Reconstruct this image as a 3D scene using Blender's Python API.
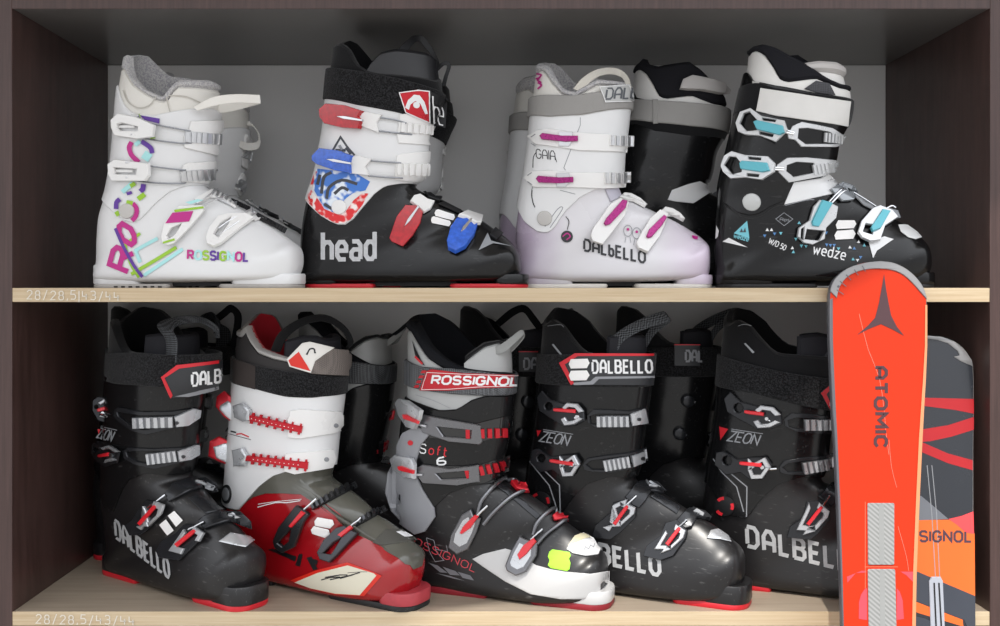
import bpy, bmesh, math, random
import numpy as np
from mathutils import Vector, Matrix
from mathutils.bvhtree import BVHTree
from mathutils.geometry import tessellate_polygon

for _o in list(bpy.data.objects): bpy.data.objects.remove(_o)
SC = bpy.context.scene
COL = SC.collection
random.seed(7)

# ------------------------------------------------------------------ camera, sky, sun, exposure
CAM = Vector((0.0, -1.5, 0.0045)); F = 1000.0; PX0, PY0 = 480.0, 285.0
cam_data = bpy.data.cameras.new('camera'); cam = bpy.data.objects.new('camera', cam_data); COL.objects.link(cam)
cam.location = CAM; cam.rotation_euler = (math.pi/2, 0, 0)
cam_data.sensor_width = 36; cam_data.lens = 36.0
cam_data.shift_x = (500-PX0)/1000; cam_data.shift_y = -(313-PY0)/1000
cam_data.clip_start = 0.02
SC.camera = cam
SC.view_settings.view_transform = 'Standard'; SC.view_settings.look = 'None'
SC.view_settings.gamma = 1.0; SC.view_settings.use_curve_mapping = False
SC.view_settings.exposure = 0.1
w = bpy.data.worlds.new('daylight'); SC.world = w; w.use_nodes = True
wn = w.node_tree.nodes; wl = w.node_tree.links
bg = wn['Background']
tcw = wn.new('ShaderNodeTexCoord'); sepw = wn.new('ShaderNodeSeparateXYZ'); rampw = wn.new('ShaderNodeValToRGB')
mapw = wn.new('ShaderNodeMapRange'); mapw.inputs['From Min'].default_value = 0.0; mapw.inputs['From Max'].default_value = 0.75
rampw.color_ramp.elements[0].color = (0.30, 0.30, 0.31, 1); rampw.color_ramp.elements[1].color = (0.95, 0.98, 1.03, 1)
wl.new(tcw.outputs['Generated'], sepw.inputs[0]); wl.new(sepw.outputs['Z'], mapw.inputs['Value'])
wl.new(mapw.outputs[0], rampw.inputs[0]); wl.new(rampw.outputs[0], bg.inputs['Color'])
bg.inputs['Strength'].default_value = 2.7
sun_data = bpy.data.lights.new('sun', 'SUN'); sun = bpy.data.objects.new('sun', sun_data); COL.objects.link(sun)
sun_data.energy = 3.1; sun_data.angle = math.radians(1.0); sun_data.color = (1.0, 0.955, 0.89)
SUN_EL, SUN_AZ = 58.0, -10.0            # elevation; azimuth from straight in front of the shelves, negative = from the left
_e, _a = math.radians(SUN_EL), math.radians(SUN_AZ)
SUN_DIR = Vector((math.sin(_a)*math.cos(_e), -math.cos(_a)*math.cos(_e), math.sin(_e)))   # towards the sun
sun.rotation_euler = SUN_DIR.to_track_quat('Z', 'Y').to_euler()
sun.location = SUN_DIR*6

# ------------------------------------------------------------------ materials
MATS = {}
def srgb(c):
    if isinstance(c, str):
        c = [int(c[i:i+2], 16)/255 for i in (0, 2, 4)]
    return tuple(((x+0.055)/1.055)**2.4 if x > 0.04045 else x/12.92 for x in c)
def M(name, col, rough=0.4, metal=0.0, bump=0.0, bscale=300.0, var=0.06, vscale=25.0, coat=0.0, trans=0.0, sheen=0.0, kind=None, col2=None, scuff=0.0):
    if name in MATS: return MATS[name]
    m = bpy.data.materials.new(name); m.use_nodes = True
    nt = m.node_tree; n = nt.nodes; l = nt.links; b = n['Principled BSDF']
    c = srgb(col); tc = n.new('ShaderNodeTexCoord')
    no = n.new('ShaderNodeTexNoise'); no.inputs['Scale'].default_value = vscale; no.inputs['Detail'].default_value = 5
    l.new(tc.outputs['Object'], no.inputs['Vector'])
    mx = n.new('ShaderNodeMix'); mx.data_type = 'RGBA'
    mx.inputs['A'].default_value = tuple(max(0, x*(1-var)) for x in c)+(1,)
    mx.inputs['B'].default_value = tuple(min(1, x*(1+var)) for x in c)+(1,)
    l.new(no.outputs['Fac'], mx.inputs['Factor'])
    out = mx.outputs['Result']
    if kind in ('wood', 'wenge'):
        mp = n.new('ShaderNodeMapping'); mp.inputs['Scale'].default_value = (1.2, 14, 60) if kind == 'wood' else (60, 14, 1.6)
        l.new(tc.outputs['Object'], mp.inputs['Vector'])
        n2 = n.new('ShaderNodeTexNoise'); n2.inputs['Scale'].default_value = 4; n2.inputs['Detail'].default_value = 8; n2.inputs['Roughness'].default_value = .65
        n2.inputs['Distortion'].default_value = .4
        l.new(mp.outputs[0], n2.inputs['Vector'])
        cr = n.new('ShaderNodeValToRGB'); cr.color_ramp.elements[0].position = .3; cr.color_ramp.elements[1].position = .7
        l.new(n2.outputs['Fac'], cr.inputs[0])
        mx2 = n.new('ShaderNodeMix'); mx2.data_type = 'RGBA'
        l.new(cr.outputs[0], mx2.inputs['Factor']); mx2.inputs['A'].default_value = srgb(col2)+(1,)
        l.new(out, mx2.inputs['B']); out = mx2.outputs['Result']
    if kind == 'carbon':
        mp = n.new('ShaderNodeMapping'); mp.inputs['Rotation'].default_value = (0, math.radians(45), 0); mp.inputs['Scale'].default_value = (1, 1, 1)
        l.new(tc.outputs['Object'], mp.inputs['Vector'])
        ch = n.new('ShaderNodeTexChecker'); ch.inputs['Scale'].default_value = 420
        ch.inputs['Color1'].default_value = srgb(col)+(1,); ch.inputs['Color2'].default_value = srgb(col2)+(1,)
        l.new(mp.outputs[0], ch.inputs['Vector']); out = ch.outputs['Color']
    if kind == 'twill':
        wv = n.new('ShaderNodeTexWave'); wv.bands_direction = 'DIAGONAL'; wv.inputs['Scale'].default_value = 80
        l.new(tc.outputs['Object'], wv.inputs['Vector'])
        mx2 = n.new('ShaderNodeMix'); mx2.data_type = 'RGBA'; l.new(wv.outputs['Fac'], mx2.inputs['Factor'])
        mx2.inputs['A'].default_value = srgb(col)+(1,); mx2.inputs['B'].default_value = srgb(col2)+(1,); out = mx2.outputs['Result']
    if kind == 'tint':
        sx = n.new('ShaderNodeSeparateXYZ'); l.new(tc.outputs['Object'], sx.inputs[0])
        ad = n.new('ShaderNodeMath'); ad.operation = 'MULTIPLY_ADD'; ad.inputs[1].default_value = .12; l.new(no.outputs['Fac'], ad.inputs[0]); l.new(sx.outputs['X'], ad.inputs[2])
        mr0 = n.new('ShaderNodeMapRange'); mr0.inputs['From Min'].default_value = .04; mr0.inputs['From Max'].default_value = .40; l.new(ad.outputs[0], mr0.inputs['Value'])
        cr = n.new('ShaderNodeValToRGB'); e = cr.color_ramp.elements; e[0].color = srgb('b3a4b7')+(1,); e[1].color = srgb('d5c6d7')+(1,); e[0].position = .12; e[1].position = .92
        for ps in (.33, .68): x_ = e.new(ps); x_.color = c+(1,)
        l.new(mr0.outputs[0], cr.inputs[0]); out = cr.outputs[0]
    if kind == 'fuzz':
        n3 = n.new('ShaderNodeTexNoise'); n3.inputs['Scale'].default_value = 420; n3.inputs['Detail'].default_value = 2
        l.new(tc.outputs['Object'], n3.inputs['Vector'])
        cr = n.new('ShaderNodeValToRGB'); cr.color_ramp.elements[0].position = .42; cr.color_ramp.elements[1].position = .62
        l.new(n3.outputs['Fac'], cr.inputs[0])
        mx2 = n.new('ShaderNodeMix'); mx2.data_type = 'RGBA'; l.new(cr.outputs[0], mx2.inputs['Factor'])
        l.new(out, mx2.inputs['A']); mx2.inputs['B'].default_value = srgb(col2)+(1,); out = mx2.outputs['Result']
    if kind == 'patch':
        n3 = n.new('ShaderNodeTexNoise'); n3.inputs['Scale'].default_value = vscale; n3.inputs['Detail'].default_value = 1
        l.new(tc.outputs['Object'], n3.inputs['Vector'])
        cr = n.new('ShaderNodeValToRGB'); cr.color_ramp.elements[0].position = .5; cr.color_ramp.elements[1].position = .62
        l.new(n3.outputs['Fac'], cr.inputs[0])
        mx2 = n.new('ShaderNodeMix'); mx2.data_type = 'RGBA'; l.new(cr.outputs[0], mx2.inputs['Factor'])
        l.new(out, mx2.inputs['A']); mx2.inputs['B'].default_value = srgb(col2)+(1,); out = mx2.outputs['Result']
    if scuff > 0:
        mp = n.new('ShaderNodeMapping'); mp.inputs['Rotation'].default_value = (0.5, .4, .9); mp.inputs['Scale'].default_value = (60, 700, 250)
        l.new(tc.outputs['Object'], mp.inputs['Vector'])
        n4 = n.new('ShaderNodeTexNoise'); n4.inputs['Scale'].default_value = .8; n4.inputs['Detail'].default_value = 6
        l.new(mp.outputs[0], n4.inputs['Vector'])
        cr = n.new('ShaderNodeValToRGB'); cr.color_ramp.elements[0].position = .62; cr.color_ramp.elements[1].position = .78
        l.new(n4.outputs['Fac'], cr.inputs[0])
        mu = n.new('ShaderNodeMath'); mu.operation = 'MULTIPLY'; mu.inputs[1].default_value = scuff
        l.new(cr.outputs[0], mu.inputs[0])
        mx3 = n.new('ShaderNodeMix'); mx3.data_type = 'RGBA'; l.new(mu.outputs[0], mx3.inputs['Factor'])
        l.new(out, mx3.inputs['A']); mx3.inputs['B'].default_value = (.45, .44, .43, 1); out = mx3.outputs['Result']
    l.new(out, b.inputs['Base Color'])
    mr = n.new('ShaderNodeMapRange'); mr.inputs['To Min'].default_value = max(0.02, rough-.08); mr.inputs['To Max'].default_value = min(1, rough+.08)
    l.new(no.outputs['Fac'], mr.inputs['Value']); l.new(mr.outputs[0], b.inputs['Roughness'])
    if rough > .65: b.inputs['Specular IOR Level'].default_value = .18
    b.inputs['Metallic'].default_value = metal; b.inputs['Coat Weight'].default_value = coat
    b.inputs['Transmission Weight'].default_value = trans; b.inputs['Sheen Weight'].default_value = sheen
    if bump > 0:
        nb = n.new('ShaderNodeTexNoise'); nb.inputs['Scale'].default_value = bscale; nb.inputs['Detail'].default_value = 4
        l.new(tc.outputs['Object'], nb.inputs['Vector'])
        bp = n.new('ShaderNodeBump'); bp.inputs['Strength'].default_value = bump; bp.inputs['Distance'].default_value = 0.002
        l.new(nb.outputs['Fac'], bp.inputs['Height']); l.new(bp.outputs[0], b.inputs['Normal'])
    MATS[name] = m
    return m

# ------------------------------------------------------------------ mesh collector
class MB:
    def __init__(s): s.v = []; s.f = []; s.m = []; s.mats = []
    def mi(s, mat):
        if mat not in s.mats: s.mats.append(mat)
        return s.mats.index(mat)
    def add(s, vs, fs, mat):
        o = len(s.v); k = s.mi(mat)
        s.v.extend(tuple(v) for v in vs)
        for f in fs: s.f.append(tuple(i+o for i in f)); s.m.append(k)
    def build(s, name, parent=None, sharp=35, fix=True):
        me = bpy.data.meshes.new(name); me.from_pydata(s.v, [], s.f); me.validate()
        for m in s.mats: me.materials.append(m)
        if len(me.polygons) == len(s.m): me.polygons.foreach_set('material_index', s.m)
        if fix:
            b = bmesh.new(); b.from_mesh(me); bmesh.ops.recalc_face_normals(b, faces=b.faces); b.to_mesh(me); b.free()
        me.polygons.foreach_set('use_smooth', [True]*len(me.polygons))
        me.set_sharp_from_angle(angle=math.radians(sharp)); me.update()
        o = bpy.data.objects.new(name, me); COL.objects.link(o)
        if parent is not None: o.parent = parent
        return o
    def box(s, x0, x1, y0, y1, z0, z1, mat):
        s.add([(x0,y0,z0),(x1,y0,z0),(x1,y1,z0),(x0,y1,z0),(x0,y0,z1),(x1,y0,z1),(x1,y1,z1),(x0,y1,z1)],
              [(0,3,2,1),(4,5,6,7),(0,1,5,4),(1,2,6,5),(2,3,7,6),(3,0,4,7)], mat)
    def tube(s, pts, r, mat, seg=7, closed=False):
        pts = [Vector(p) for p in pts]; n = len(pts); vs = []; fs = []
        up = None
        for i, p in enumerate(pts):
            a = pts[(i-1) % n] if (closed or i > 0) else p; b = pts[(i+1) % n] if (closed or i < n-1) else p
            t = (b-a).normalized() if (b-a).length > 1e-9 else Vector((1, 0, 0))
            if up is None:
                up = Vector((0, 0, 1)) if abs(t.z) < .9 else Vector((0, 1, 0))
            u = (up-t*up.dot(t))
            u = u.normalized() if u.length > 1e-6 else t.orthogonal().normalized()
            up = u; wv = t.cross(u)
            rr = r[i] if isinstance(r, (list, tuple)) else r
            for k in range(seg):
                an = 2*math.pi*k/seg; vs.append(p+u*(rr*math.cos(an))+wv*(rr*math.sin(an)))
        for i in range(n if closed else n-1):
            j = (i+1) % n
            for k in range(seg): fs.append((i*seg+k, i*seg+(k+1) % seg, j*seg+(k+1) % seg, j*seg+k))
        if not closed:
            fs.append(tuple(range(seg))[::-1]); fs.append(tuple((n-1)*seg+k for k in range(seg)))
        s.add(vs, fs, mat)
    def strip(s, A, B, t, mat):
        """a band with edges A and B (3D lists) and thickness t"""
        n = len(A); A = [Vector(a) for a in A]; B = [Vector(b) for b in B]; vs = []; fs = []
        for i in range(n):
            d = A[min(i+1, n-1)]-A[max(i-1, 0)]; nn = d.cross(B[i]-A[i]); nn = nn.normalized() if nn.length > 1e-12 else Vector((0, 1, 0))
            c = (A[i]+B[i])/2; e = (B[i]-A[i])*.06
            vs += [A[i]+nn*t*.2, A[i]+e+nn*t/2, B[i]-e+nn*t/2, B[i]+nn*t*.2, B[i]-nn*t*.2, B[i]-e-nn*t/2, A[i]+e-nn*t/2, A[i]-nn*t*.2]
        for i in range(n-1):
            for k in range(8): fs.append((i*8+k, i*8+(k+1) % 8, i*8+8+(k+1) % 8, i*8+8+k))
        fs.append(tuple(range(8))[::-1]); fs.append(tuple((n-1)*8+k for k in range(8)))
        s.add(vs, fs, mat)

def empty(name, loc, rz=0.0):
    o = bpy.data.objects.new(name, None); COL.objects.link(o); o.location = loc; o.rotation_euler = (0, 0, rz); o.empty_display_size = .05
    return o
def tag(o, label, cat, group=None, kind=None):
    o['label'] = label
    if cat: o['category'] = cat
    if group: o['group'] = group
    if kind: o['kind'] = kind
    return o

# ------------------------------------------------------------------ photo coordinates
KX = 997/250
CR = {'A1':(80,40),'A2':(80,140),'B1':(295,25),'B2':(295,140),'C1':(500,50),'C2':(500,140),'D1':(700,35),'D2':(700,140),
      'E1':(80,300),'E2':(80,460),'F1':(200,300),'F2':(200,455),'G1':(375,300),'G2':(375,455),'H1':(510,300),'H2':(510,455),'I1':(680,300),'I2':(680,455)}
def q(c, *a):
    if len(a) == 1 and isinstance(a[0], (list, tuple)): a = a[0]
    x0, y0 = CR[c]
    return [(x0+a[i]/KX, y0+a[i+1]/KX) for i in range(0, len(a), 2)]
def circ(c, r, n=20, sx=1.0): return [(c[0]+r*sx*math.cos(2*math.pi*k/n), c[1]+r*math.sin(2*math.pi*k/n)) for k in range(n)]
def smooth(pts, k=4, closed=False):
    """catmull-rom through 2D/3D points"""
    P = [np.array(p, float) for p in pts]; n = len(P); out = []
    rng = range(n) if closed else range(n-1)
    for i in rng:
        p1, p2 = P[i], P[(i+1) % n]
        p0 = P[(i-1) % n] if (closed or i > 0) else 2*p1-p2
        p3 = P[(i+2) % n] if (closed or i < n-2) else 2*p2-p1
        for j in range(k):
            t = j/k
            out.append(tuple(.5*((2*p1)+(-p0+p2)*t+(2*p0-5*p1+4*p2-p3)*t*t+(-p0+3*p1-3*p2+p3)*t**3)))
    if not closed: out.append(tuple(P[-1]))
    return out
def ray(px):
    return Vector(((px[0]-PX0)/F, 1.0, (PY0-px[1])/F))

# ------------------------------------------------------------------ stroke lettering
def _o(w, c=.22): return [[(c,0),(w-c,0),(w,c),(w,1-c),(w-c,1),(c,1),(0,1-c),(0,c),'c']]
GL = {
 'A':(.72,[[(0,0),(0,.7),(.22,1),(.5,1),(.72,.7),(.72,0)],[(0,.4),(.72,.4)]]),
 'B':(.7,[[(0,0),(0,1),(.5,1),(.66,.86),(.66,.66),(.5,.53),(0,.53)],[(.5,.53),(.7,.4),(.7,.14),(.54,0),(0,0)]]),
 'C':(.68,[[(.68,.2),(.48,0),(.2,0),(0,.2),(0,.8),(.2,1),(.48,1),(.68,.8)]]),
 'D':(.72,[[(0,.12),(0,.88)],[(0,1),(.5,1),(.72,.78),(.72,.22),(.5,0),(0,0)]]),
 'E':(.6,[[(.6,0),(0,0),(0,1),(.6,1)],[(0,.5),(.52,.5)]]),
 'F':(.6,[[(0,0),(0,1),(.6,1)],[(0,.5),(.52,.5)]]),
 'G':(.72,[[(.7,.8),(.5,1),(.2,1),(0,.8),(0,.2),(.2,0),(.5,0),(.72,.2),(.72,.48),(.4,.48)]]),
 'H':(.7,[[(0,0),(0,1)],[(.7,0),(.7,1)],[(0,.5),(.7,.5)]]),
 'I':(.0,[[(0,0),(0,1)]]),
 'L':(.55,[[(0,1),(0,.0),(.55,0)]]),
 'M':(.9,[[(0,0),(0,1),(.45,.35),(.9,1),(.9,0)]]),
 'N':(.72,[[(0,0),(0,1),(.72,0),(.72,1)]]),
 'O':(.74,_o(.74)), '0':(.62,_o(.62)),
 'P':(.66,[[(0,0),(0,1),(.5,1),(.66,.85),(.66,.6),(.5,.45),(0,.45)]]),
 'R':(.68,[[(0,0),(0,1),(.5,1),(.66,.86),(.66,.62),(.5,.48),(0,.48)],[(.36,.48),(.68,0)]]),
 'S':(.66,[[(.64,.84),(.48,1),(.16,1),(0,.86),(0,.64),(.14,.53),(.52,.47),(.66,.36),(.66,.14),(.5,0),(.16,0),(0,.16)]]),
 'T':(.7,[[(.35,0),(.35,1)],[(0,1),(.7,1)]]),
 'U':(.7,[[(0,1),(0,.2),(.2,0),(.5,0),(.7,.2),(.7,1)]]),
 'V':(.75,[[(0,1),(.37,0),(.75,1)]]),
 'W':(1.05,[[(0,1),(.24,0),(.52,.75),(.8,0),(1.05,1)]]),
 'Z':(.66,[[(0,1),(.66,1),(0,0),(.66,0)]]),
 'a':(.5,[[(.04,.66),(.36,.66),(.5,.52),(.5,0)],[(.5,.36),(.14,.36),(0,.26),(0,.1),(.12,0),(.5,0)]]),
 'b':(.5,[[(0,1),(0,0)],[(0,.5),(.14,.64),(.36,.64),(.5,.5),(.5,.14),(.36,0),(.14,0),(0,.14)]]),
 'c':(.45,[[(.45,.54),(.34,.64),(.13,.64),(0,.5),(0,.14),(.13,0),(.34,0),(.45,.1)]]),
 'd':(.5,[[(.5,1),(.5,0)],[(.5,.5),(.38,.64),(.14,.64),(0,.5),(0,.14),(.14,0),(.36,0),(.5,.14)]]),
 'e':(.5,[[(.02,.32),(.5,.32),(.5,.5),(.36,.64),(.14,.64),(0,.5),(0,.14),(.14,0),(.48,0)]]),
 'f':(.36,[[(.12,0),(.12,.86),(.24,1),(.36,1)],[(0,.62),(.34,.62)]]),
 'g':(.5,[[(.5,.62),(.5,-.16),(.36,-.3),(.06,-.3)],[(.5,.5),(.38,.64),(.14,.64),(0,.5),(0,.14),(.14,0),(.36,0),(.5,.14)]]),
 'h':(.5,[[(0,0),(0,1)],[(0,.5),(.14,.64),(.36,.64),(.5,.5),(.5,0)]]),
 'i':(.0,[[(0,0),(0,.64)],[(0,.84),(0,.92)]]),
 'l':(.0,[[(0,0),(0,1)]]),
 'n':(.5,[[(0,0),(0,.64)],[(0,.5),(.14,.64),(.36,.64),(.5,.5),(.5,0)]]),
 'o':(.52,[[(.15,0),(.37,0),(.52,.15),(.52,.5),(.37,.64),(.15,.64),(0,.5),(0,.15),'c']]),
 'p':(.5,[[(0,-.3),(0,.64)],[(0,.5),(.14,.64),(.36,.64),(.5,.5),(.5,.14),(.36,0),(.14,0),(0,.14)]]),
 'r':(.34,[[(0,0),(0,.64)],[(0,.48),(.16,.64),(.34,.64)]]),
 's':(.44,[[(.42,.64),(.1,.64),(0,.54),(0,.42),(.1,.34),(.34,.3),(.44,.2),(.44,.1),(.34,0),(0,0)]]),
 't':(.36,[[(.12,.95),(.12,.12),(.24,0),(.36,0)],[(0,.64),(.36,.64)]]),
 'u':(.5,[[(0,.64),(0,.14),(.14,0),(.36,0),(.5,.14)],[(.5,.64),(.5,0)]]),
 'w':(.75,[[(0,.64),(.18,0),(.37,.5),(.56,0),(.75,.64)]]),
 'v':(.5,[[(0,.64),(.25,0),(.5,.64)]]),
 'z':(.48,[[(0,.64),(.48,.64),(0,0),(.48,0)]]),
 '1':(.2,[[(0,.8),(.2,1),(.2,0)]]), '2':(.6,[[(0,.8),(.2,1),(.45,1),(.6,.85),(.6,.65),(0,0),(.6,0)]]),
 '3':(.58,[[(0,.9),(.15,1),(.42,1),(.56,.86),(.56,.64),(.42,.53),(.2,.53)],[(.42,.53),(.58,.4),(.58,.14),(.42,0),(.12,0),(0,.1)]]),
 '4':(.58,[[(.45,0),(.45,.65)],[(0,1),(0,.4),(.58,.4)]]), '5':(.58,[[(.55,1),(.05,1),(0,.56),(.4,.58),(.58,.42),(.58,.15),(.42,0),(0,0)]]),
 '6':(.58,[[(.5,1),(.15,.9),(0,.6),(0,.15),(.14,0),(.44,0),(.58,.15),(.58,.38),(.44,.52),(0,.5)]]),
 '8':(.56,[[(.16,.53),(.03,.66),(.03,.86),(.16,1),(.4,1),(.53,.86),(.53,.66),(.4,.53),(.56,.4),(.56,.14),(.42,0),(.14,0),(0,.14),(0,.4),(.16,.53),(.4,.53)]]),
 '/':(.45,[[(0,-.1),(.45,1.1)]]), '|':(.0,[[(0,-.2),(0,1.1)]]), ',':(.05,[[(.08,.08),(0,-.18)]]), '.':(.0,[[(0,0),(0,.08)]]),
 '-':(.35,[[(0,.45),(.35,.45)]]), ' ':(.3,[]),
}
def ribbon2(pts, wd, closed=False, step=None):
    """quads (4 points each) of a stroke with mitred joints in 2D"""
    P = [np.array(p, float) for p in pts]
    if closed: P = P+[P[0]]
    if step:
        Q = [P[0]]
        for a, b in zip(P[:-1], P[1:]):
            k = max(1, int(math.ceil(np.linalg.norm(b-a)/step)))
            for j in range(1, k+1): Q.append(a+(b-a)*j/k)
        P = Q
    n = len(P); L = []; R = []
    for i in range(n):
        def dr(a, b):
            d = b-a; ln = np.linalg.norm(d); return d/ln if ln > 1e-9 else np.array((1., 0.))
        d1 = dr(P[i-1], P[i]) if i > 0 else (dr(P[n-2], P[0]) if closed else dr(P[0], P[1]))
        d2 = dr(P[i], P[i+1]) if i < n-1 else (dr(P[0], P[1]) if closed else d1)
        n1 = np.array((-d1[1], d1[0])); n2 = np.array((-d2[1], d2[0])); m = n1+n2
        ln = np.linalg.norm(m); m = m/ln if ln > 1e-6 else n1
        k = wd/2/max(.45, float(m@n1)); L.append(P[i]+m*k); R.append(P[i]-m*k)
    return [(L[i], L[i+1], R[i+1], R[i]) for i in range(n-1)]
def strokes(text, gap=.24):
    """polylines of a string in em units, total width"""
    x = 0; out = []
    for ch in text:
        wd, gl = GL[ch]
        for g in gl:
            cl = g[-1] == 'c'; out.append(([(x+p[0], p[1]) for p in (g[:-1] if cl else g)], cl))
        x += wd+gap
    return out, max(x-gap, .01)

# ------------------------------------------------------------------ ski boots
KIND = {'s':(2.25,2.25,0.0),'h':(2.6,2.2,-.12),'f':(4.2,2.15,-.3),'t':(4.2,2.7,-.2)}
class Boot:
    def __init__(s, name, O, yaw, stations=None, profile=None, scale=1.0):
        s.O = Vector(O); s.yaw = math.radians(yaw); s.root = empty(name, O, s.yaw)
        s.mw = Matrix.Translation(s.O) @ Matrix.Rotation(s.yaw, 4, 'Z'); s.inv = s.mw.inverted()
        s.cl = s.inv @ CAM
        if profile is None:
            prof = []
            for (c, bu, bv, fu, fv, wd, k) in stations:
                (b, f) = q(c, bu, bv, fu, fv); B = s.plane(b); Ff = s.plane(f)
                # apparent half extent of a round section seen from an angle -> true half extent
                ctr = (B+Ff)/2; d = Ff-B; hx = abs(d.x)/2
                vdir = ctr-s.cl; tanphi = abs(vdir.x/vdir.y)
                if k == 's':
                    hy = math.sqrt(max(hx*hx-(wd*.001*tanphi)**2, (.6*hx)**2)); d = Vector((d.x*hy/hx, 0, d.z))
                    B = ctr-d/2; Ff = ctr+d/2
                nb, nf, p0 = KIND[k]
                prof.append((B.x, B.z, Ff.x, Ff.z, wd*.001, nb, nf, p0))
            s.prof = np.array(prof)
        else:
            s.prof = np.array(profile)*1.0; s.prof[:, :5] *= scale
        s.mk()
    def plane(s, px, y=0.0):
        d = s.inv.to_3x3() @ ray(px); t = (y-s.cl.y)/d.y; return s.cl+d*t
    def mk(s, NT=150, NH=72):
        P = s.prof; n = len(P)
        ts = np.linspace(0, n-1, NT); rows = np.array(smooth([tuple(r) for r in P], 24)); xs = np.linspace(0, n-1, len(rows))
        R = np.stack([np.interp(ts, xs, rows[:, k]) for k in range(8)], 1)
        th = np.linspace(0, 2*math.pi, NH, endpoint=False); c = np.cos(th); sn = np.sin(th)
        G = np.zeros((NT, NH, 3))
        for i in range(NT):
            bx, bz, fx, fz, wd, nb, nf, p0 = R[i]
            nn = np.where(c > 0, nf, nb)
            ac = np.abs(c)**(2/nn); as_ = np.abs(sn)**(2/nn)
            p = np.where(c > 0, p0+(1-p0)*ac, p0-(1+p0)*ac)
            G[i, :, 0] = (bx+fx)/2+(fx-bx)/2*p; G[i, :, 2] = (bz+fz)/2+(fz-bz)/2*p
            G[i, :, 1] = -wd*np.sign(sn)*as_
        G[:, :, 2] = np.maximum(G[:, :, 2], .004)
        s.G = G; s.NT, s.NH = NT, NH
        dt = np.gradient(G, axis=0); dh = (np.roll(G, -1, 1)-np.roll(G, 1, 1))/2
        N = np.cross(dt, dh); N /= np.maximum(np.linalg.norm(N, axis=2, keepdims=True), 1e-12)
        mid = G.mean(1, keepdims=True)
        if ((G-mid)*N).sum() < 0: N = -N
        s.N = N
        vs = [Vector(v) for v in G.reshape(-1, 3)]
        fs = [(i*NH+k, i*NH+(k+1) % NH, (i+1)*NH+(k+1) % NH, (i+1)*NH+k) for i in range(NT-1) for k in range(NH)]
        s.bvh = BVHTree.FromPolygons(vs, fs)
    def S(s, t, h):
        """point and normal at row t (0..NT-1) and angle h (degrees; 0 = front, 90 = viewer's side)"""
        t = min(max(t, 0), s.NT-1.001); i = int(t); a = t-i; g = (h % 360)/360*s.NH; k = int(g) % s.NH; b = g-int(g); k2 = (k+1) % s.NH
        f = lambda A: (A[i, k]*(1-b)+A[i, k2]*b)*(1-a)+(A[i+1, k]*(1-b)+A[i+1, k2]*b)*a
        n = f(s.N); return Vector(f(s.G)), Vector(n).normalized()
    def hit(s, px, off=0.0):
        d = (s.inv.to_3x3() @ ray(px)).normalized()
        p, n, i, ds = s.bvh.ray_cast(s.cl, d)
        if p is not None:
            if i is not None:
                r, k = divmod(i, s.NH); k2 = (k+1) % s.NH
                n = Vector((s.N[r, k]+s.N[r, k2]+s.N[r+1, k]+s.N[r+1, k2])/4).normalized()
            vd = -d
            if n.dot(vd) < .3: n = (n+vd*(.3-n.dot(vd))).normalized()
            return p, n, True
        best = None; d0 = -s.cl.y/d.y if abs(d.y) > 1e-6 else 1.6
        for j in range(40):
            pt = s.cl+d*(d0-.12+.006*j); loc, nn, ii, ds = s.bvh.find_nearest(pt)
            if best is None or ds < best[0]: best = (ds, pt)
        return best[1], -d, False
    def far(s, px):
        d = (s.inv.to_3x3() @ ray(px)).normalized(); o = s.cl.copy(); last = None
        for _ in range(6):
            p, n, i, ds = s.bvh.ray_cast(o, d)
            if p is None: break
            last = p; o = p+d*.0005
        return last if last is not None else s.hit(px)[0]
    def curve(s, pts, farpts=None):
        """edge curve z(x) from photo points on the visible side (and far side)"""
        def mkc(L):
            L = sorted((p.x, p.z) for p in L); return np.array([a for a, b in L]), np.array([b for a, b in L])
        X, Z = mkc([s.hit(p)[0] for p in pts])
        if farpts is None: return lambda x, y: float(np.interp(x, X, Z))
        X2, Z2 = mkc([s.far(p) for p in farpts])
        def f(x, y):
            k = min(max((y+.02)/.04, 0), 1); return float(np.interp(x, X, Z))*(1-k)+float(np.interp(x, X2, Z2))*k
        return f
    def cross(s, h, f, t0=0):
        """first row along angle h (downwards) where the surface drops below curve f"""
        if not callable(f): return float(f)
        pv = None
        for t in range(int(t0), s.NT-1):
            p, _ = s.S(t, h); e = p.z-f(p.x, p.y)
            if e < 0:
                return t if pv is None else t-1+pv/(pv-e)
            pv = e
        return s.NT-2
    def panel(s, mb, mat, lo, up, o0, o1, h0=0, h1=360, nh=72, nt=14, c=.0015, t0=0):
        """a shell of thickness o0..o1 over the boot between edge curves lo and up"""
        full = h1-h0 >= 360; cols = nh if full else nh+1; vs = []; fs = []
        prof = [(0, 1-c/max(abs(o1-o0), 1e-6)*1.0)]
        L = 2*(nt+3)
        for k in range(cols):
            h = h0+(h1-h0)*k/nh
            a = s.cross(h, up, t0); b = s.cross(h, lo, a if callable(lo) else 0); b = max(b, a+.05)
            edge = (not full) and (k in (0, cols-1))
            pl = (s.S(b, h)[0]-s.S(a, h)[0]).length; e = min(.3, c/max(pl, 1e-4))
            ss = [0, e]+[e+(1-2*e)*(j+1)/nt for j in range(nt-1)]+[1-e, 1]
            ss = [0]+ss[1:]
            outer = []; inner = []
            for j, u in enumerate(ss):
                p, n = s.S(a+(b-a)*u, h); cc = c if (j in (0, len(ss)-1) or edge) else 0
                outer.append(p+n*(o1-cc)); inner.append(p+n*o0)
            vs += outer+inner[::-1]; L = len(outer)*2
        for k in range(cols if full else cols-1):
            k2 = (k+1) % cols
            for j in range(L): fs.append((k*L+j, k*L+(j+1) % L, k2*L+(j+1) % L, k2*L+j))
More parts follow.
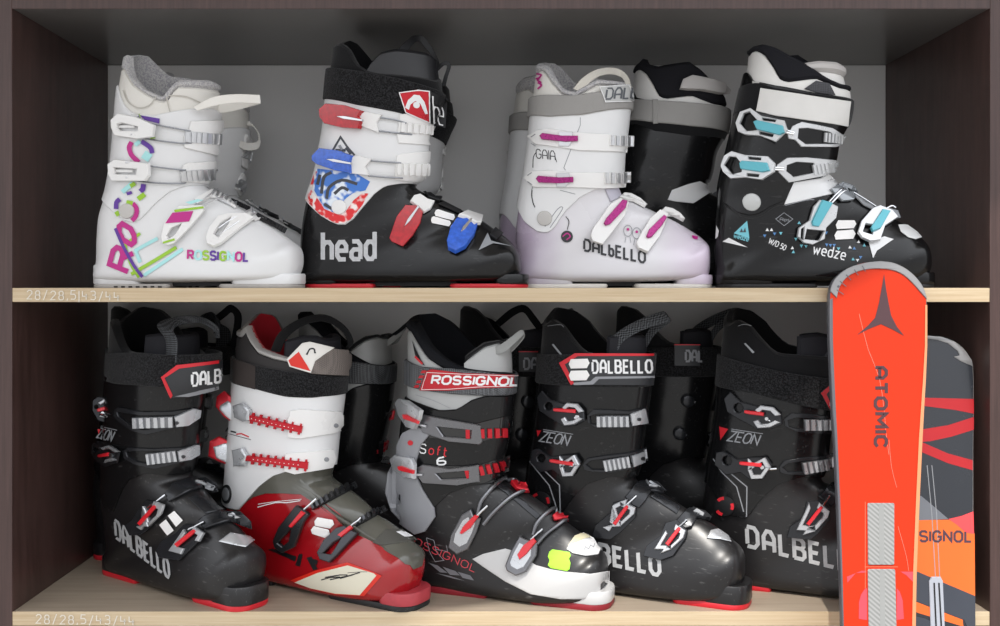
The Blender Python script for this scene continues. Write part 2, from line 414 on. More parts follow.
        if not full:
            for k in (0, cols-1):
                for j in range(L//2-1): fs.append((k*L+j, k*L+j+1, k*L+L-2-j, k*L+L-1-j))
        mb.add(vs, fs, mat)
    def body(s, mb, mat, t0, off=0.0):
        vs = []; fs = []; NH = s.NH; rows = list(range(int(t0), s.NT))
        for i in rows:
            for k in range(NH): vs.append(Vector(s.G[i, k])+Vector(s.N[i, k])*off)
        for r in range(len(rows)-1):
            for k in range(NH): fs.append((r*NH+k, r*NH+(k+1) % NH, (r+1)*NH+(k+1) % NH, (r+1)*NH+k))
        fs.append(tuple(range(NH))); fs.append(tuple((len(rows)-1)*NH+k for k in range(NH)))
        mb.add(vs, fs, mat)
    # --- pieces traced in the photo and laid on the boot
    def pad(s, mb, polys, h0, h1, mat, grid=5.0, rigid=False, rnd=.45, dome=0.0, tilt=None, ref=None):
        """polys: outer outline (photo px) or [outer, hole, ...]; a plate h0..h1 metres above the boot surface"""
        if isinstance(polys[0][0], (int, float)): polys = [polys]
        flat = [Vector((p[0], p[1], 0)) for P in polys for p in P]
        tris = tessellate_polygon([[Vector((p[0], p[1], 0)) for p in P] for P in polys])
        bm = bmesh.new(); bv = [bm.verts.new(v) for v in flat]
        for t in tris:
            try: bm.faces.new([bv[i] for i in t])
            except ValueError: pass
        bmesh.ops.recalc_face_normals(bm, faces=bm.faces)
        for f in bm.faces:
            if f.normal.z < 0: f.normal_flip()
        thick = (h1-h0) > .0009
        if thick and rnd > 0:
            bmesh.ops.inset_region(bm, faces=list(bm.faces), thickness=rnd, use_even_offset=True, use_boundary=True)
        xs = [v.co.x for v in bm.verts]; ys = [v.co.y for v in bm.verts]
        if not rigid or dome:
            for ax in (0, 1):
                lo, hi = (min(xs), max(xs)) if ax == 0 else (min(ys), max(ys)); g = math.ceil(lo/grid)*grid
                while g < hi:
                    if g > lo+.05:
                        co = Vector((g, 0, 0)) if ax == 0 else Vector((0, g, 0)); no = Vector((1, 0, 0)) if ax == 0 else Vector((0, 1, 0))
                        bmesh.ops.bisect_plane(bm, geom=list(bm.verts)+list(bm.edges)+list(bm.faces), plane_co=co, plane_no=no, dist=1e-4)
                    g += grid
        bm.verts.index_update()
        cx = sum(p[0] for p in polys[0])/len(polys[0]); cy = sum(p[1] for p in polys[0])/len(polys[0])
        bnd = set(v for e in bm.edges if e.is_boundary for v in e.verts)
        ch = min((h1-h0)*.4, .0012) if thick and rnd > 0 else 0
        if rigid:
            rf = ref or polys[0]
            rc = (sum(p[0] for p in rf)/len(rf), sum(p[1] for p in rf)/len(rf))
            pc, nc, ok = s.hit(rc); acc = nc*1.5
            for p in rf:
                pp, nn, ok = s.hit(p)
                if ok: acc = acc+nn*(1.0/len(rf))
            nc = acc.normalized()
            if tilt: nc = (nc+Vector(tilt)).normalized()
            pc = pc+nc*h1
        R = max(max(xs)-min(xs), max(ys)-min(ys))/2+1e-6
        top = {}; bot = {}; vs = []
        for v in bm.verts:
            px = (v.co.x, v.co.y); hh = h1-(ch if v in bnd else 0)
            if dome: hh += dome*max(0, 1-((px[0]-cx)**2+(px[1]-cy)**2)/(R*R))
            if rigid:
                d = (s.inv.to_3x3() @ ray(px)); t = (pc-s.cl).dot(nc)/d.dot(nc); p = s.cl+d*t; n = nc
                pt = p+n*(hh-h1); pb = p-n*(h1-h0)
            else:
                p, n, ok = s.hit(px); pt = p+n*hh; pb = p+n*h0
            top[v] = len(vs); vs.append(pt)
            if thick: bot[v] = len(vs); vs.append(pb)
        fs = []
        for f in bm.faces:
            fs.append([top[v] for v in f.verts])
            if thick: fs.append([bot[v] for v in reversed(f.verts)])
        if thick:
            for e in bm.edges:
                if e.is_boundary:
                    a, b = e.verts; fs.append([top[a], top[b], bot[b], bot[a]])
        mb.add(vs, fs, mat); bm.free()
    def wire(s, mb, pts, r, h, mat, k=4, closed=False, seg=7):
        P = smooth(pts, k, closed) if k > 1 else pts
        out = []
        for p in P:
            a, n, ok = s.hit(p); out.append(a+n*h)
        mb.tube(out, r, mat, seg, closed)
    def quads(s, mb, Q, h, mat):
        vs = []; fs = []
        for qd in Q:
            o = len(vs)
            for p in qd:
                a, n, ok = s.hit(p); vs.append(a+n*h)
            fs.append((o, o+1, o+2, o+3))
        mb.add(vs, fs, mat)
    def line(s, mb, pts, wd, h, mat, k=1, closed=False):
        s.quads(mb, ribbon2(smooth(pts, k, closed) if k > 1 else pts, wd, closed, 3.0), h, mat)
    def text(s, mb, txt, p0, p1, hgt, wt, h, mat, up=None, gap=.24, mats=None):
        """txt from p0 to p1 (photo px, baseline), cap height hgt px, stroke weight wt px"""
        p0 = np.array(p0); p1 = np.array(p1); d = p1-p0
        if up is None:
            u = np.array((d[1], -d[0])); u = u/np.linalg.norm(u)*hgt
        else: u = np.array(up, float)
        tot = strokes(txt, gap)[1]; x = 0
        for ci, chh in enumerate(txt):
            st, cw = strokes(chh, gap); mt = mats[ci % len(mats)] if mats else mat
            for pl, cl in st:
                pp = [p0+d*((x+a)/tot)+u*b for a, b in pl]
                s.quads(mb, ribbon2(pp, wt, cl, 3.0), h, mt)
            x += GL[chh][0]+gap
    def band(s, mb, L, t, mat, k=4):
        """free strap: list of (edge px, other edge px, local y)"""
        A = [s.plane(a, y) for a, b, y in L]; B = [s.plane(b, y) for a, b, y in L]
        A = smooth([tuple(v) for v in A], k); B = smooth([tuple(v) for v in B], k)
        mb.strip(A, B, t, mat)
    def sole(s, mb, x0, x1, z0, z1, hw, mat, rf=.03, rb=.012, hw2=None, c=.002):
        """plan-shaped lug: x0 back, x1 front, half width hw, rounded front (rf) and back (rb) corners"""
        hw2 = hw2 or hw; out = []
        rf = min(rf, hw*.95); rb = min(rb, hw2*.95)
        for k in range(9): a = math.pi/2*k/8; out.append((x1-rf+rf*math.sin(a), -hw+rf-rf*math.cos(a)))
        for k in range(9): a = math.pi/2*k/8; out.append((x1-rf+rf*math.cos(a), hw-rf+rf*math.sin(a)))
        for k in range(9): a = math.pi/2*k/8; out.append((x0+rb-rb*math.sin(a), hw2-rb+rb*math.cos(a)))
        for k in range(9): a = math.pi/2*k/8; out.append((x0+rb-rb*math.cos(a), -hw2+rb-rb*math.sin(a)))
        n = len(out); cx = (x0+x1)/2; vs = []; fs = []
        for z, k in ((z0, .98), (z0+c, 1), (z1-c, 1), (z1, .97)):
            vs += [(cx+(x-cx)*k, y*k, z) for x, y in out]
        for r in range(3):
            for k in range(n): fs.append((r*n+k, r*n+(k+1) % n, r*n+n+(k+1) % n, r*n+n+k))
        fs.append(tuple(range(n))[::-1]); fs.append(tuple(3*n+k for k in range(n)))
        mb.add(vs, fs, mat)

# ------------------------------------------------------------------ cabinet
XL, XR, ZT, ZM, ZB, DEP = -0.702, 0.765, 0.419, 0.0, -0.486, 0.385
ZF = -1.50
WENGE = M('dark_wenge_laminate', '4c3733', .42, col2='382723', kind='wenge', coat=.05, bump=.02)
WENGE_H = M('wenge_top_reflection_grey', '5d5a58', .34, var=.03, vscale=3, coat=.2)  # grey of the gloss reflection painted into the dark wenge underside
OAK = M('pale_oak_laminate', 'cab89a', .42, col2='b49d7c', kind='wood', bump=.03)
BACKM = M('pale_grey_hardboard', 'dedddb', .5, var=.03, vscale=4)
OAKTOP = M('greyed_oak_surface', 'a99a88', .45, col2='928474', kind='wood', bump=.03)
MARKER = M('white_chalk_marker', 'd9d3c6', .8)

def flat_text(mb, txt, p0, p1, hgt, wt, y, mat, up=None, gap=.3, jit=0.0):
    p0 = np.array(p0); p1 = np.array(p1); d = p1-p0; u = np.array(up if up else (0, -hgt), float); tot = strokes(txt, gap)[1]
    rnd = random.Random(3)
    x = 0
    for chh in txt:
        st, cw = strokes(chh, gap); dy = rnd.uniform(-jit, jit)
        for pl, cl in st:
            pp = [p0+d*((x+a)/tot)+u*b+np.array((0, dy)) for a, b in pl]
            for qd in ribbon2(pp, wt, cl):
                vs = []
                for p in qd:
                    r = ray(p); t = (y-CAM.y)/r.y; vs.append(CAM+r*t)
                mb.add(vs, [(0, 1, 2, 3)], mat)
        x += GL[chh][0]+gap

cab = tag(empty('shelf_cabinet', (0.03, DEP/2, ZF)), 'dark wenge open shelf cabinet with pale oak shelf boards holding the ski boots', 'cabinet')
co = Vector((-0.03, -DEP/2, -ZF))
def cpart(name, boxes, mat, parent=cab, bev=.0012, **k):
    b = MB()
    for bx in boxes: b.box(*[bx[i]+co[i//2] for i in range(6)], mat)
    o = b.build(name, parent)
    md = o.modifiers.new('edge', 'BEVEL'); md.width = bev; md.segments = 2
    return o
TH = .03
cpart('side_panel', [(XL-TH, XL, 0, DEP+.006, ZF, ZT+TH)], WENGE)
cpart('side_panel', [(XR, XR+TH, 0, DEP+.006, ZF, ZT+TH)], WENGE)
tp_ = cpart('top_panel', [(XL, XR, .002, DEP+.006, ZT, ZT+TH)], WENGE_H)
cpart('front_edge', [(XL, XR, 0, .002, ZT, ZT+TH)], WENGE, tp_, .0004)
cpart('back_panel', [(XL, XR, DEP, DEP+.006, ZF, ZT)], BACKM)
for z, nm in ((ZM, (27, 300)), (ZB, (36, 623))):
    sh = cpart('shelf', [(XL, XR, .003, DEP, z-.021, z)], OAKTOP)
    cpart('edge_band', [(XL, XR, .001, .0032, z-.021, z)], OAK, sh, .0005)
    b = MB(); n0 = len(b.v)
    if z == ZM: flat_text(b, '28/28,5|43/44', (27, 299.3), (119, 300.4), 8.6, 1.0, -.0004, MARKER, jit=.7, gap=.42)
    else: flat_text(b, '28/28,5/43/44', (36, 623.5), (134, 624.8), 8.6, 1.0, -.0004, MARKER, jit=.7, gap=.42)
    b.v = [tuple(Vector(v)+co) for v in b.v]
    b.build('handwriting', sh)['label'] = 'white handwritten sizes on the shelf edge'

# ground in front; board added above to cast slanted shade (both outside the frame)
g = MB(); g.box(-6, 6, -8, DEP+.6, ZF-.05, ZF, M('grey_paving', '8c8a87', .8, vscale=3))
R0, R1 = Vector((.78, 0, .13)), Vector((-.11, 0, -.51)); ZR = 1.05
E0 = R0+SUN_DIR*((ZR-R0.z)/SUN_DIR.z); E1 = R1+SUN_DIR*((ZR-R1.z)/SUN_DIR.z); ED = (E1-E0)
r_ = MB(); pts_ = [E0-ED*1.2, E1+ED*1.6]
pl_ = [pts_[0], pts_[1], Vector((pts_[1].x, 1.2, ZR)), Vector((pts_[0].x, 1.2, ZR))]
r_.add([p+Vector((0, 0, dz)) for dz in (0, .06) for p in pl_], [(0,3,2,1),(4,5,6,7),(0,1,5,4),(1,2,6,5),(2,3,7,6),(3,0,4,7)], M('shade_board_surface', 'cfcac2', .7))
tag(r_.build('added_shade_board'), 'added unseen board above the cabinet casting shade', 'shade board', kind='structure')
tag(g.build('floor'), 'grey paved ground the cabinet and skis stand on', 'floor', kind='structure')

# ------------------------------------------------------------------ common boot materials
WHITE = M('white_boot_plastic', 'dbdbdb', .32, var=.03, bump=.015, bscale=60)
WHITE2 = M('white_buckle_plastic', 'e3e2e0', .3, var=.02)
OFFW = M('offwhite_liner', 'd9d6cf', .6, var=.05, bump=.1, bscale=200)
FLEECE = M('grey_fleece', 'bab8b6', .95, kind='fuzz', col2='98969a', bump=.5, bscale=500, sheen=.3)
BLACKP = M('black_boot_plastic', '131314', .2, bump=.03, bscale=40, scuff=.06)
BLACKM = M('black_matt_plastic', '19191b', .42, bump=.03, bscale=80)
BLACKT = M('black_padded_textile', '101012', .85, bump=.35, bscale=700, sheen=.15)
VELCRO = M('black_velcro', '0a0a0b', .95, kind='fuzz', col2='29292b', bump=.8, bscale=800, sheen=.1)
WEBB = M('dark_woven_webbing', '202123', .8, kind='carbon', col2='55575a', bump=.2, bscale=900)
GREYW = M('grey_strap_webbing', '94928f', .85, bump=.35, bscale=800, var=.08)
STEEL = M('brushed_steel', 'cfd0d2', .3, metal=.75, var=.05)
WIRE = M('steel_wire', '85878b', .3, metal=.85)
CHROME = M('polished_metal', 'd5d6d8', .15, metal=1.0, var=.03)
DARKMET = M('dark_buckle_metal', '4c4d50', .3, metal=.85, var=.08)
REDP = M('red_sole_rubber', 'c8202c', .45, var=.06)
REDM = M('red_anodised_metal', 'c01f2c', .3, metal=.35, var=.05)
SOLEG = M('worn_grey_sole', 'a9a5a0', .7, var=.15, vscale=60)
SOLEW = M('white_sole', 'dcd8d0', .55, var=.08, vscale=60)
SOLEK = M('black_sole', '19191a', .6, scuff=.25)
PAPER = M('white_price_paper', 'eceae8', .7)
PRINTK = M('black_print', '17171a', .5); PRINTW = M('white_print', 'e2e2e2', .45); PRINTG = M('grey_print', '8a8c90', .45)
RUBG = M('grey_plastic', '8d8f92', .42, bump=.02)

for m_ in ('black_boot_plastic', 'black_matt_plastic'): MATS[m_].node_tree.nodes['Principled BSDF'].inputs['Specular IOR Level'].default_value = .36
def P(root, name, fn, label=None, sharp=35):
    """one part: fn fills a mesh collector"""
    b = MB(); fn(b); o = b.build(name, root, sharp)
    if label: o['label'] = label
    return o
def copy_tree(o, parent=None, skip=()):
    c = o.copy(); COL.objects.link(c); c.parent = parent
    for ch in list(o.children):
        if ch.name.split('.')[0] in skip: continue
        copy_tree(ch, c, skip)
    return c
def teeth(bt, mb, a, b, wid, n, h0, h1, mat, duty=.6, skew=0.0, base=None):
    """row of n ridges between photo points a and b, each wid px across the line"""
    a = np.array(a, float); b = np.array(b, float); d = b-a; L = np.linalg.norm(d); u = d/L; v = np.array((-u[1], u[0]))+u*skew
    if base is not None:
        bt.pad(mb, [tuple(p) for p in (a-v*wid*.5, b-v*wid*.5, b+v*wid*.5, a+v*wid*.5)], 0.0005, h0, base)
    for i in range(n):
        s0 = a+d*((i+(1-duty)/2)/n); s1 = a+d*((i+1-(1-duty)/2)/n)
        bt.pad(mb, [tuple(p) for p in (s0-v*wid*.46, s1-v*wid*.46, s1+v*wid*.46, s0+v*wid*.46)], h0*.8, h1, mat, rnd=.25)
def tagpair(bt, par, quads_, mat=PAPER, h=.0042, lines=2):
    for pl in quads_:
        def f(b, pl=pl): bt.pad(b, pl, h-.001, h, mat)
        o = P(par, 'price_sticker', f)

def pp(bt, par, name, polys, h0, h1, mat, label=None, **k):
    return P(par, name, lambda b: bt.pad(b, polys, h0, h1, mat, **k), label)
def wires(bt, par, L, r, h, mat, name='bail', k=3):
    def f(b):
        for w_ in L: bt.wire(b, w_, r, h, mat, k)
    return P(par, name, f)
def soles(bt, xh, xt, zt, zh, hw, top, bot, toe_len=.105, heel_len=.085, bt_=.0065, ts=.125, hs=.13, hwh=None):
    hwh = hwh or hw-.002
    P(bt.root, 'toe_sole', lambda b: (bt.sole(b, xt-toe_len, xt, bt_-.0005, zt, hw, top, rf=.03), bt.sole(b, xt-ts, xt-.001, 0, bt_, hw-.0005, bot, rf=.03)))
    P(bt.root, 'heel_sole', lambda b: (bt.sole(b, xh, xh+heel_len, bt_-.0005, zh, hwh, top, rf=.01, rb=.028), bt.sole(b, xh+.001, xh+hs, 0, bt_, hwh-.0005, bot, rf=.005, rb=.026)))
    P(bt.root, 'arch_plate', lambda b: b.box(xh+hs-.01, xt-ts+.01, -.02, .02, .003, .022, SOLEK))

# ================================================================== white boot with the coloured letters (top shelf)
MAG = M('magenta_print', 'b81f80', .4); PUR = M('purple_print', '5a2f92', .4); GRN = M('lime_print', '93bf2e', .4); AQU = M('aqua_print', 'a5dbdb', .4)
A = Boot('ski_boot', (-.606, .082, ZM), -8, [
 ('A1',192,10,565,70,52,'s'),('A1',172,110,562,165,54,'s'),('A1',155,215,560,262,57,'s'),('A1',145,330,556,350,58,'s'),('A1',137,430,540,440,57,'s'),
 ('A2',124,130,525,130,54,'s'),('A2',106,215,507,180,50,'s'),('A2',88,310,535,205,46,'h'),('A2',78,400,580,232,44,'h'),('A2',74,490,630,262,44,'h'),
 ('A2',84,560,685,292,42,'f'),('A2',190,572,725,318,43,'f'),('A2',340,572,768,345,46,'f'),('A2',480,570,808,372,49,'f'),('A2',610,568,842,398,50,'f'),
 ('A2',720,565,864,418,47,'t'),('A2',800,560,876,436,40,'t'),('A2',850,550,881,465,29,'t'),('A2',870,535,882,500,16,'t')])
tag(A.root, 'white ski boot with magenta, purple and lime letters and a grey fleece lining', 'ski boot')
def f(b): A.body(b, WHITE, 30, -.001)
shell = P(A.root, 'shell', f)
lo = A.curve(q('A2', 85,235,120,275,180,322,220,332,250,310,300,255,360,205,430,182,505,185))
up = A.curve(q('A1', 152,180,165,235,185,270,220,295,300,300,400,280,440,275,560,290))
def f(b): A.panel(b, WHITE, lo, up, -.001, .0022, t0=3, nt=24)
cuff = P(A.root, 'cuff', f)
rim = A.curve(q('A1', 178,55,184,100,200,140,250,190,310,218,345,222,352,192,385,158,450,158,565,182), q('A1', 200,50,260,65,340,130,372,150,450,158,565,182))
rim2 = A.curve(q('A1', 168,110,185,140,205,175,255,210,310,240,345,246,362,212,390,186,450,188,560,212), q('A1', 200,70,260,85,340,150,372,170,450,180,565,205))
def f(b): A.panel(b, OFFW, 35, rim2, -.009, -.0015, nt=10, c=.003)
liner = P(A.root, 'liner', f)
def f(b):
    A.panel(b, FLEECE, 34, rim, -.014, -.008, nt=10, c=.003); A.panel(b, FLEECE, rim2, rim, -.012, -.0005, nt=6, c=.004)
P(liner, 'fleece_lining', f)['label'] = 'grey fleece lining'
def f(b):
    A.line(b, q('A1', 172,200,190,245,230,270,275,262,305,225), 1.2, .0004, M('liner_seam', 'b9b5ad', .7), 3)
    A.line(b, q('A1', 345,225,352,260,360,290), 1.2, .0004, M('liner_seam', 'b9b5ad', .7), 3)
    A.line(b, q('A1', 352,222,420,225,480,250), 1.2, .0004, M('liner_seam', 'b9b5ad', .7), 3)
P(liner, 'seam', f)
def f(b):
    A.band(b, [(q('A1',452,268)[0], q('A1',470,282)[0], -.052), (q('A1',530,228)[0], q('A1',540,262)[0], -.05), (q('A1',620,216)[0], q('A1',625,250)[0], -.035), (q('A1',716,219)[0], q('A1',719,254)[0], -.015)], .002, M('white_strap', 'dedbd4', .6))
    A.band(b, [(q('A1',716,219)[0], q('A1',719,254)[0], -.012), (q('A1',650,240)[0], q('A1',655,272)[0], .0), (q('A1',590,252)[0], q('A1',590,288)[0], .01), (q('A1',540,262)[0], q('A1',545,290)[0], .01)], .002, M('white_strap', 'dedbd4', .6))
P(A.root, 'power_strap', f)
def f(b): A.pad(b, circ(q('A2',192,283)[0], 7.6, 24), .003, .0062, M('grey_rivet', 'b9b6b2', .4), dome=.001)
P(A.root, 'rivet', f)
def buckleA(lever, slot, wires, plate, ta, tb, tw, nt_):
    def f(b): A.pad(b, plate, .003, .0062, WHITE2)
    bk = P(A.root, 'buckle', f)
    def f(b): A.pad(b, [lever, slot], .0045, .0105, WHITE2, rigid=True)
    lv = P(bk, 'lever', f)
    def f(b):
        c = np.mean(slot, 0)
        A.line(b, [(slot[0][0]+1, c[1]), (slot[2][0]-1, c[1])], 2.6, .0058, WHITE2)
        xm = max(p[0] for p in lever)-10; ys = [p[1] for p in lever]
        for y in (min(ys)+3.5, max(ys)-3.5): A.wire(b, [(xm-8, y), (xm-1, y+.4)], .0022, .010, STEEL, 1)
    P(lv, 'pin', f) if False else P(bk, 'hinge_pin', f)
    def f(b):
        for wv in wires: A.wire(b, wv, .0012, .0062, WIRE)
    P(bk, 'bail', f)
    def f(b): teeth(A, b, ta, tb, tw, nt_, .007, .0098, STEEL, base=STEEL)
    P(bk, 'ladder', f)
buckleA(q('A1',120,318,150,292,225,308,292,338,285,385,225,394,135,380,122,350), q('A1',145,335,165,330,230,345,228,362,160,362,145,352),
  [q('A1',225,325,320,342,420,361,440,364), q('A1',225,388,300,400,400,412,440,411)], q('A1',440,325,560,318,555,455,530,458,415,430,412,385,430,370), q('A1',416,386)[0], q('A1',548,394)[0], 11.5, 7)
buckleA(q('A1',108,495,135,475,270,492,272,540,255,562,125,562,110,535), q('A1',132,508,225,514,222,537,135,534),
  [q('A1',210,485,300,505,400,516,420,516), q('A1',210,558,300,568,400,570,420,566)], q('A1',410,498,430,488,532,482,530,545,500,570,405,562,395,535), q('A1',398,541)[0], q('A1',532,530)[0], 10.5, 7)
# instep buckles
def f(b):
    A.pad(b, q('A2',455,238,520,203,560,207,640,262,620,276,560,238,520,232,470,262), .001, .005, WHITE2)
bk = P(A.root, 'buckle', f)
def f(b):
    A.pad(b, [q('A2',322,385,335,330,395,262,490,258,495,280,440,345,375,412,350,420,325,410), q('A2',345,382,362,352,405,332,380,375,352,395)], .003, .0095, WHITE2, rigid=True)
LV3 = q('A2',322,385,335,330,395,262,490,258,495,280,440,345,375,412,350,420,325,410)
lv = P(bk, 'lever', f)
def f(b):
    A.pad(b, q('A2',368,290,452,283,435,325,340,332), .0101, .0106, MAG, rigid=True, ref=LV3); A.pad(b, q('A2',375,278,492,264,494,272,378,288), .0103, .0108, GRN, rigid=True, ref=LV3)
    A.pad(b, q('A2',330,406,376,392,378,400,330,414), .0101, .0106, GRN, rigid=True, ref=LV3); A.pad(b, q('A2',420,248,470,236,492,240,440,256), .0101, .0106, AQU, rigid=True, ref=LV3)
P(lv, 'print', f)
def f(b):
    A.wire(b, q('A2',400,300,470,262,540,214,560,212), .0012, .0085, STEEL); A.wire(b, q('A2',440,330,500,270,580,235), .0012, .0085, STEEL)
P(bk, 'bail', f)
def f(b): teeth(A, b, q('A2',520,212)[0], q('A2',625,262)[0], 6, 6, .004, .0065, STEEL, base=STEEL)
P(bk, 'ladder', f)
def f(b): A.pad(b, q('A2',640,300,690,285,740,312,700,325), .001, .005, WHITE2)
bk = P(A.root, 'buckle', f)
def f(b): A.pad(b, [q('A2',500,385,515,345,550,300,590,290,660,288,695,305,640,345,560,410,530,422,505,412), q('A2',532,372,558,330,602,304,592,332,552,388)], .003, .0095, WHITE2, rigid=True)
P(bk, 'lever', f)
def f(b):
    A.wire(b, q('A2',560,360,610,325,680,292,700,288), .0014, .0085, STEEL); A.wire(b, q('A2',580,375,640,335,700,305), .0012, .0085, STEEL)
P(bk, 'bail', f)
def f(b):
    teeth(A, b, q('A2',700,298)[0], q('A2',822,362)[0], 6, 8, .005, .0075, BLACKM, base=BLACKM); teeth(A, b, q('A2',600,240)[0], q('A2',678,275)[0], 5, 5, .005, .0075, BLACKM, base=BLACKM)
P(bk, 'ladder', f)['label'] = 'black ratchet strip over the instep'
# lettering
def f(b):
    A.text(b, 'ROSSIGNOL', q('A2',430,474)[0], q('A2',670,483)[0], 8.2, 2.0, .0006, MAG, mats=[MAG, AQU, GRN, PUR, PUR, GRN, AQU, MAG, PUR], gap=.3)
    A.text(b, 'R', q('A2',192,525)[0], q('A2',212,452)[0], 0, 5.2, .0007, MAG, up=(-18.5, -7.5)); A.text(b, 'O', q('A2',218,425)[0], q('A2',216,362)[0], 0, 5.2, .0007, MAG, up=(-15, -9))
    A.line(b, q('A2',142,352,172,420,215,500,250,545), 3.2, .0009, PUR, 3); A.line(b, q('A2',180,415,200,490,235,548), 2.6, .0005, GRN, 3)
    A.line(b, q('A2',205,535,300,480,385,428), 3.4, .0009, GRN); A.line(b, q('A2',255,540,330,490,410,435), 3.4, .0005, AQU); A.line(b, q('A2',240,488,222,440,310,392), 3.4, .0005, AQU)
    A.line(b, q('A2',165,430,240,372), 3, .0005, GRN)
P(shell, 'lettering', f, 'multicoloured printed letters and stripes')
def f(b):
    h = .0040
    A.line(b, q('A2',150,275,152,250,165,236), 4.4, h, PUR, 3); A.line(b, q('A2',190,248,215,252), 4.4, h, GRN, 1); A.line(b, q('A2',215,252,230,275,226,305,212,322), 4.6, h, MAG, 4); A.line(b, q('A2',150,285,160,302), 4.2, h, GRN)
    A.line(b, q('A2',175,208,215,172), 4.4, h, AQU); A.line(b, q('A2',205,185,225,172), 4, h, GRN); A.line(b, q('A2',258,175,255,195,245,205), 5, h, PUR); A.line(b, q('A2',236,235,262,215), 5, h, GRN); A.line(b, q('A2',192,215,212,208), 3, h, PUR)
    A.line(b, q('A1',240,488,212,460,203,430,212,408), 4.6, h, MAG, 4); A.line(b, q('A1',250,405,285,430,292,452), 4.6, h, PUR, 4); A.line(b, q('A1',225,420,245,405), 4, h, AQU); A.line(b, q('A1',262,478,280,450), 8, h, AQU)
    A.pad(b, q('A1',245,302,322,315,320,335,262,320), h-.0003, h, PUR); A.pad(b, q('A1',288,376,306,392,285,396), h-.0003, h, GRN); A.line(b, q('A1',225,308,245,302), 3, h, GRN)
P(cuff, 'lettering', f, 'multicoloured printed letters')
x_h = A.plane(q('A2',70,575)[0]).x; x_t = A.plane(q('A2',892,575)[0]).x
def f(b): A.sole(b, x_t-.105, x_t, .006, .022, .036, WHITE, rf=.03); A.sole(b, x_t-.125, x_t-.001, .0, .0062, .036, SOLEG, rf=.03)
P(A.root, 'toe_sole', f)
def f(b):
    A.sole(b, x_h, x_h+.085, .006, .036, .034, WHITE, rf=.01, rb=.028); A.sole(b, x_h+.002, x_h+.135, .0, .0062, .034, SOLEG, rf=.005, rb=.025)
    for i in range(7): A.sole(b, x_h+.045+i*.012, x_h+.052+i*.012, .0005, .004, .0345, SOLEK, rf=.001, rb=.001)
P(A.root, 'heel_sole', f)
def f(b): b.box(x_h+.135, x_t-.125, -.02, .02, .003, .02, SOLEK)
P(A.root, 'arch_plate', f)

# ================================================================== white and black boot with red and blue buckles (top shelf)
REDT = M('clear_red_lever', 'b01622', .18, var=.5, vscale=160, coat=.6); BLUT = M('clear_blue_lever', '2f5fc4', .18, var=.5, vscale=160, coat=.6)
B = Boot('ski_boot', (-.284, .102, ZM), -8, [
 ('B1',155,20,575,70,54,'s'),('B1',148,120,585,190,57,'s'),('B1',135,210,592,272,59,'s'),('B1',126,310,562,345,59,'s'),('B1',118,400,534,420,58,'s'),('B1',101,500,528,520,57,'s'),
 ('B2',80,141,518,135,54,'s'),('B2',50,230,482,178,50,'s'),('B2',36,320,515,208,46,'h'),('B2',26,400,575,230,44,'h'),('B2',26,490,640,262,44,'h'),
 ('B2',38,566,700,295,42,'f'),('B2',160,573,745,318,43,'f'),('B2',310,572,785,345,46,'f'),('B2',460,570,825,372,49,'f'),('B2',600,570,858,400,50,'f'),
 ('B2',720,568,881,425,47,'t'),('B2',815,565,896,450,40,'t'),('B2',865,555,903,480,29,'t'),('B2',890,545,905,515,16,'t')])
tag(B.root, 'ski boot with white cuff, black lower shell and clear red and blue buckles', 'ski boot')
shell = P(B.root, 'shell', lambda b: B.body(b, BLACKP, 30, -.001))
cuff = P(B.root, 'cuff', lambda b: B.panel(b, WHITE, B.curve(q('B2',42,235,100,300,160,336,195,341,225,325,270,270,320,212,360,184,420,174,470,175)), B.curve(q('B1',120,250,300,285,400,325,560,350)), -.001, .0022, t0=10, nt=24))
rim = B.curve(q('B1',150,78,175,70,205,92,240,150,285,178,330,188,560,215), q('B1',160,66,200,66,240,80,290,128,330,175,560,215))
liner = P(B.root, 'liner', lambda b: B.panel(b, BLACKT, 40, rim, -.014, -.002, nt=12, c=.004))
tp = B.curve(q('B1',270,190,300,140,340,100,400,88,540,106,570,125))
P(liner, 'tongue', lambda b: B.panel(b, M('black_smooth_lining', '1a1a1d', .45, bump=.05), 40, tp, -.017, -.005, -108, 108, nh=56, nt=12, c=.004))
def f(b):
    B.line(b, q('B1',390,190,430,165,460,190,470,225), 1.4, -.008, M('grey_piping', '3a3a3e', .5), 4); B.line(b, q('B1',400,110,470,115,530,125), 1.2, -.008, M('grey_piping', '3a3a3e', .5), 4)
P(liner, 'piping', f)
st = P(B.root, 'power_strap', lambda b: B.panel(b, VELCRO, B.curve(q('B1',118,297,250,320,420,352,520,385,600,410)), B.curve(q('B1',120,172,190,176,400,212,530,247,600,280)), .001, .005, t0=2))
lb = pp(B, st, 'strap_label', q('B1',415,270,485,259,528,262,524,388,437,350), .0048, .0068, REDM, 'red and black label with white outline letters')
pp(B, st, 'strap_label', q('B1',529,263,608,290,600,412,524,388), .0048, .0066, BLACKM, grid=2.5)
def f(b):
    B.line(b, q('B1',416,272,486,261,527,264,523,386,438,349), 1.0, .0072, PRINTW, 1, True)
    B.pad(b, q('B1',436,330,448,300,470,278,492,280,508,305,518,350,508,352,492,312,474,302,456,318,450,338), .0068, .0071, PRINTW); B.pad(b, circ(q('B1',478,318)[0], 3.2, 14), .0068, .0071, PRINTW)
    B.text(b, 'he', q('B1',537,388)[0], q('B1',592,400)[0], 26, 1.3, .0082, PRINTW, up=(0, -27), gap=.3)
P(lb, 'emblem', f)
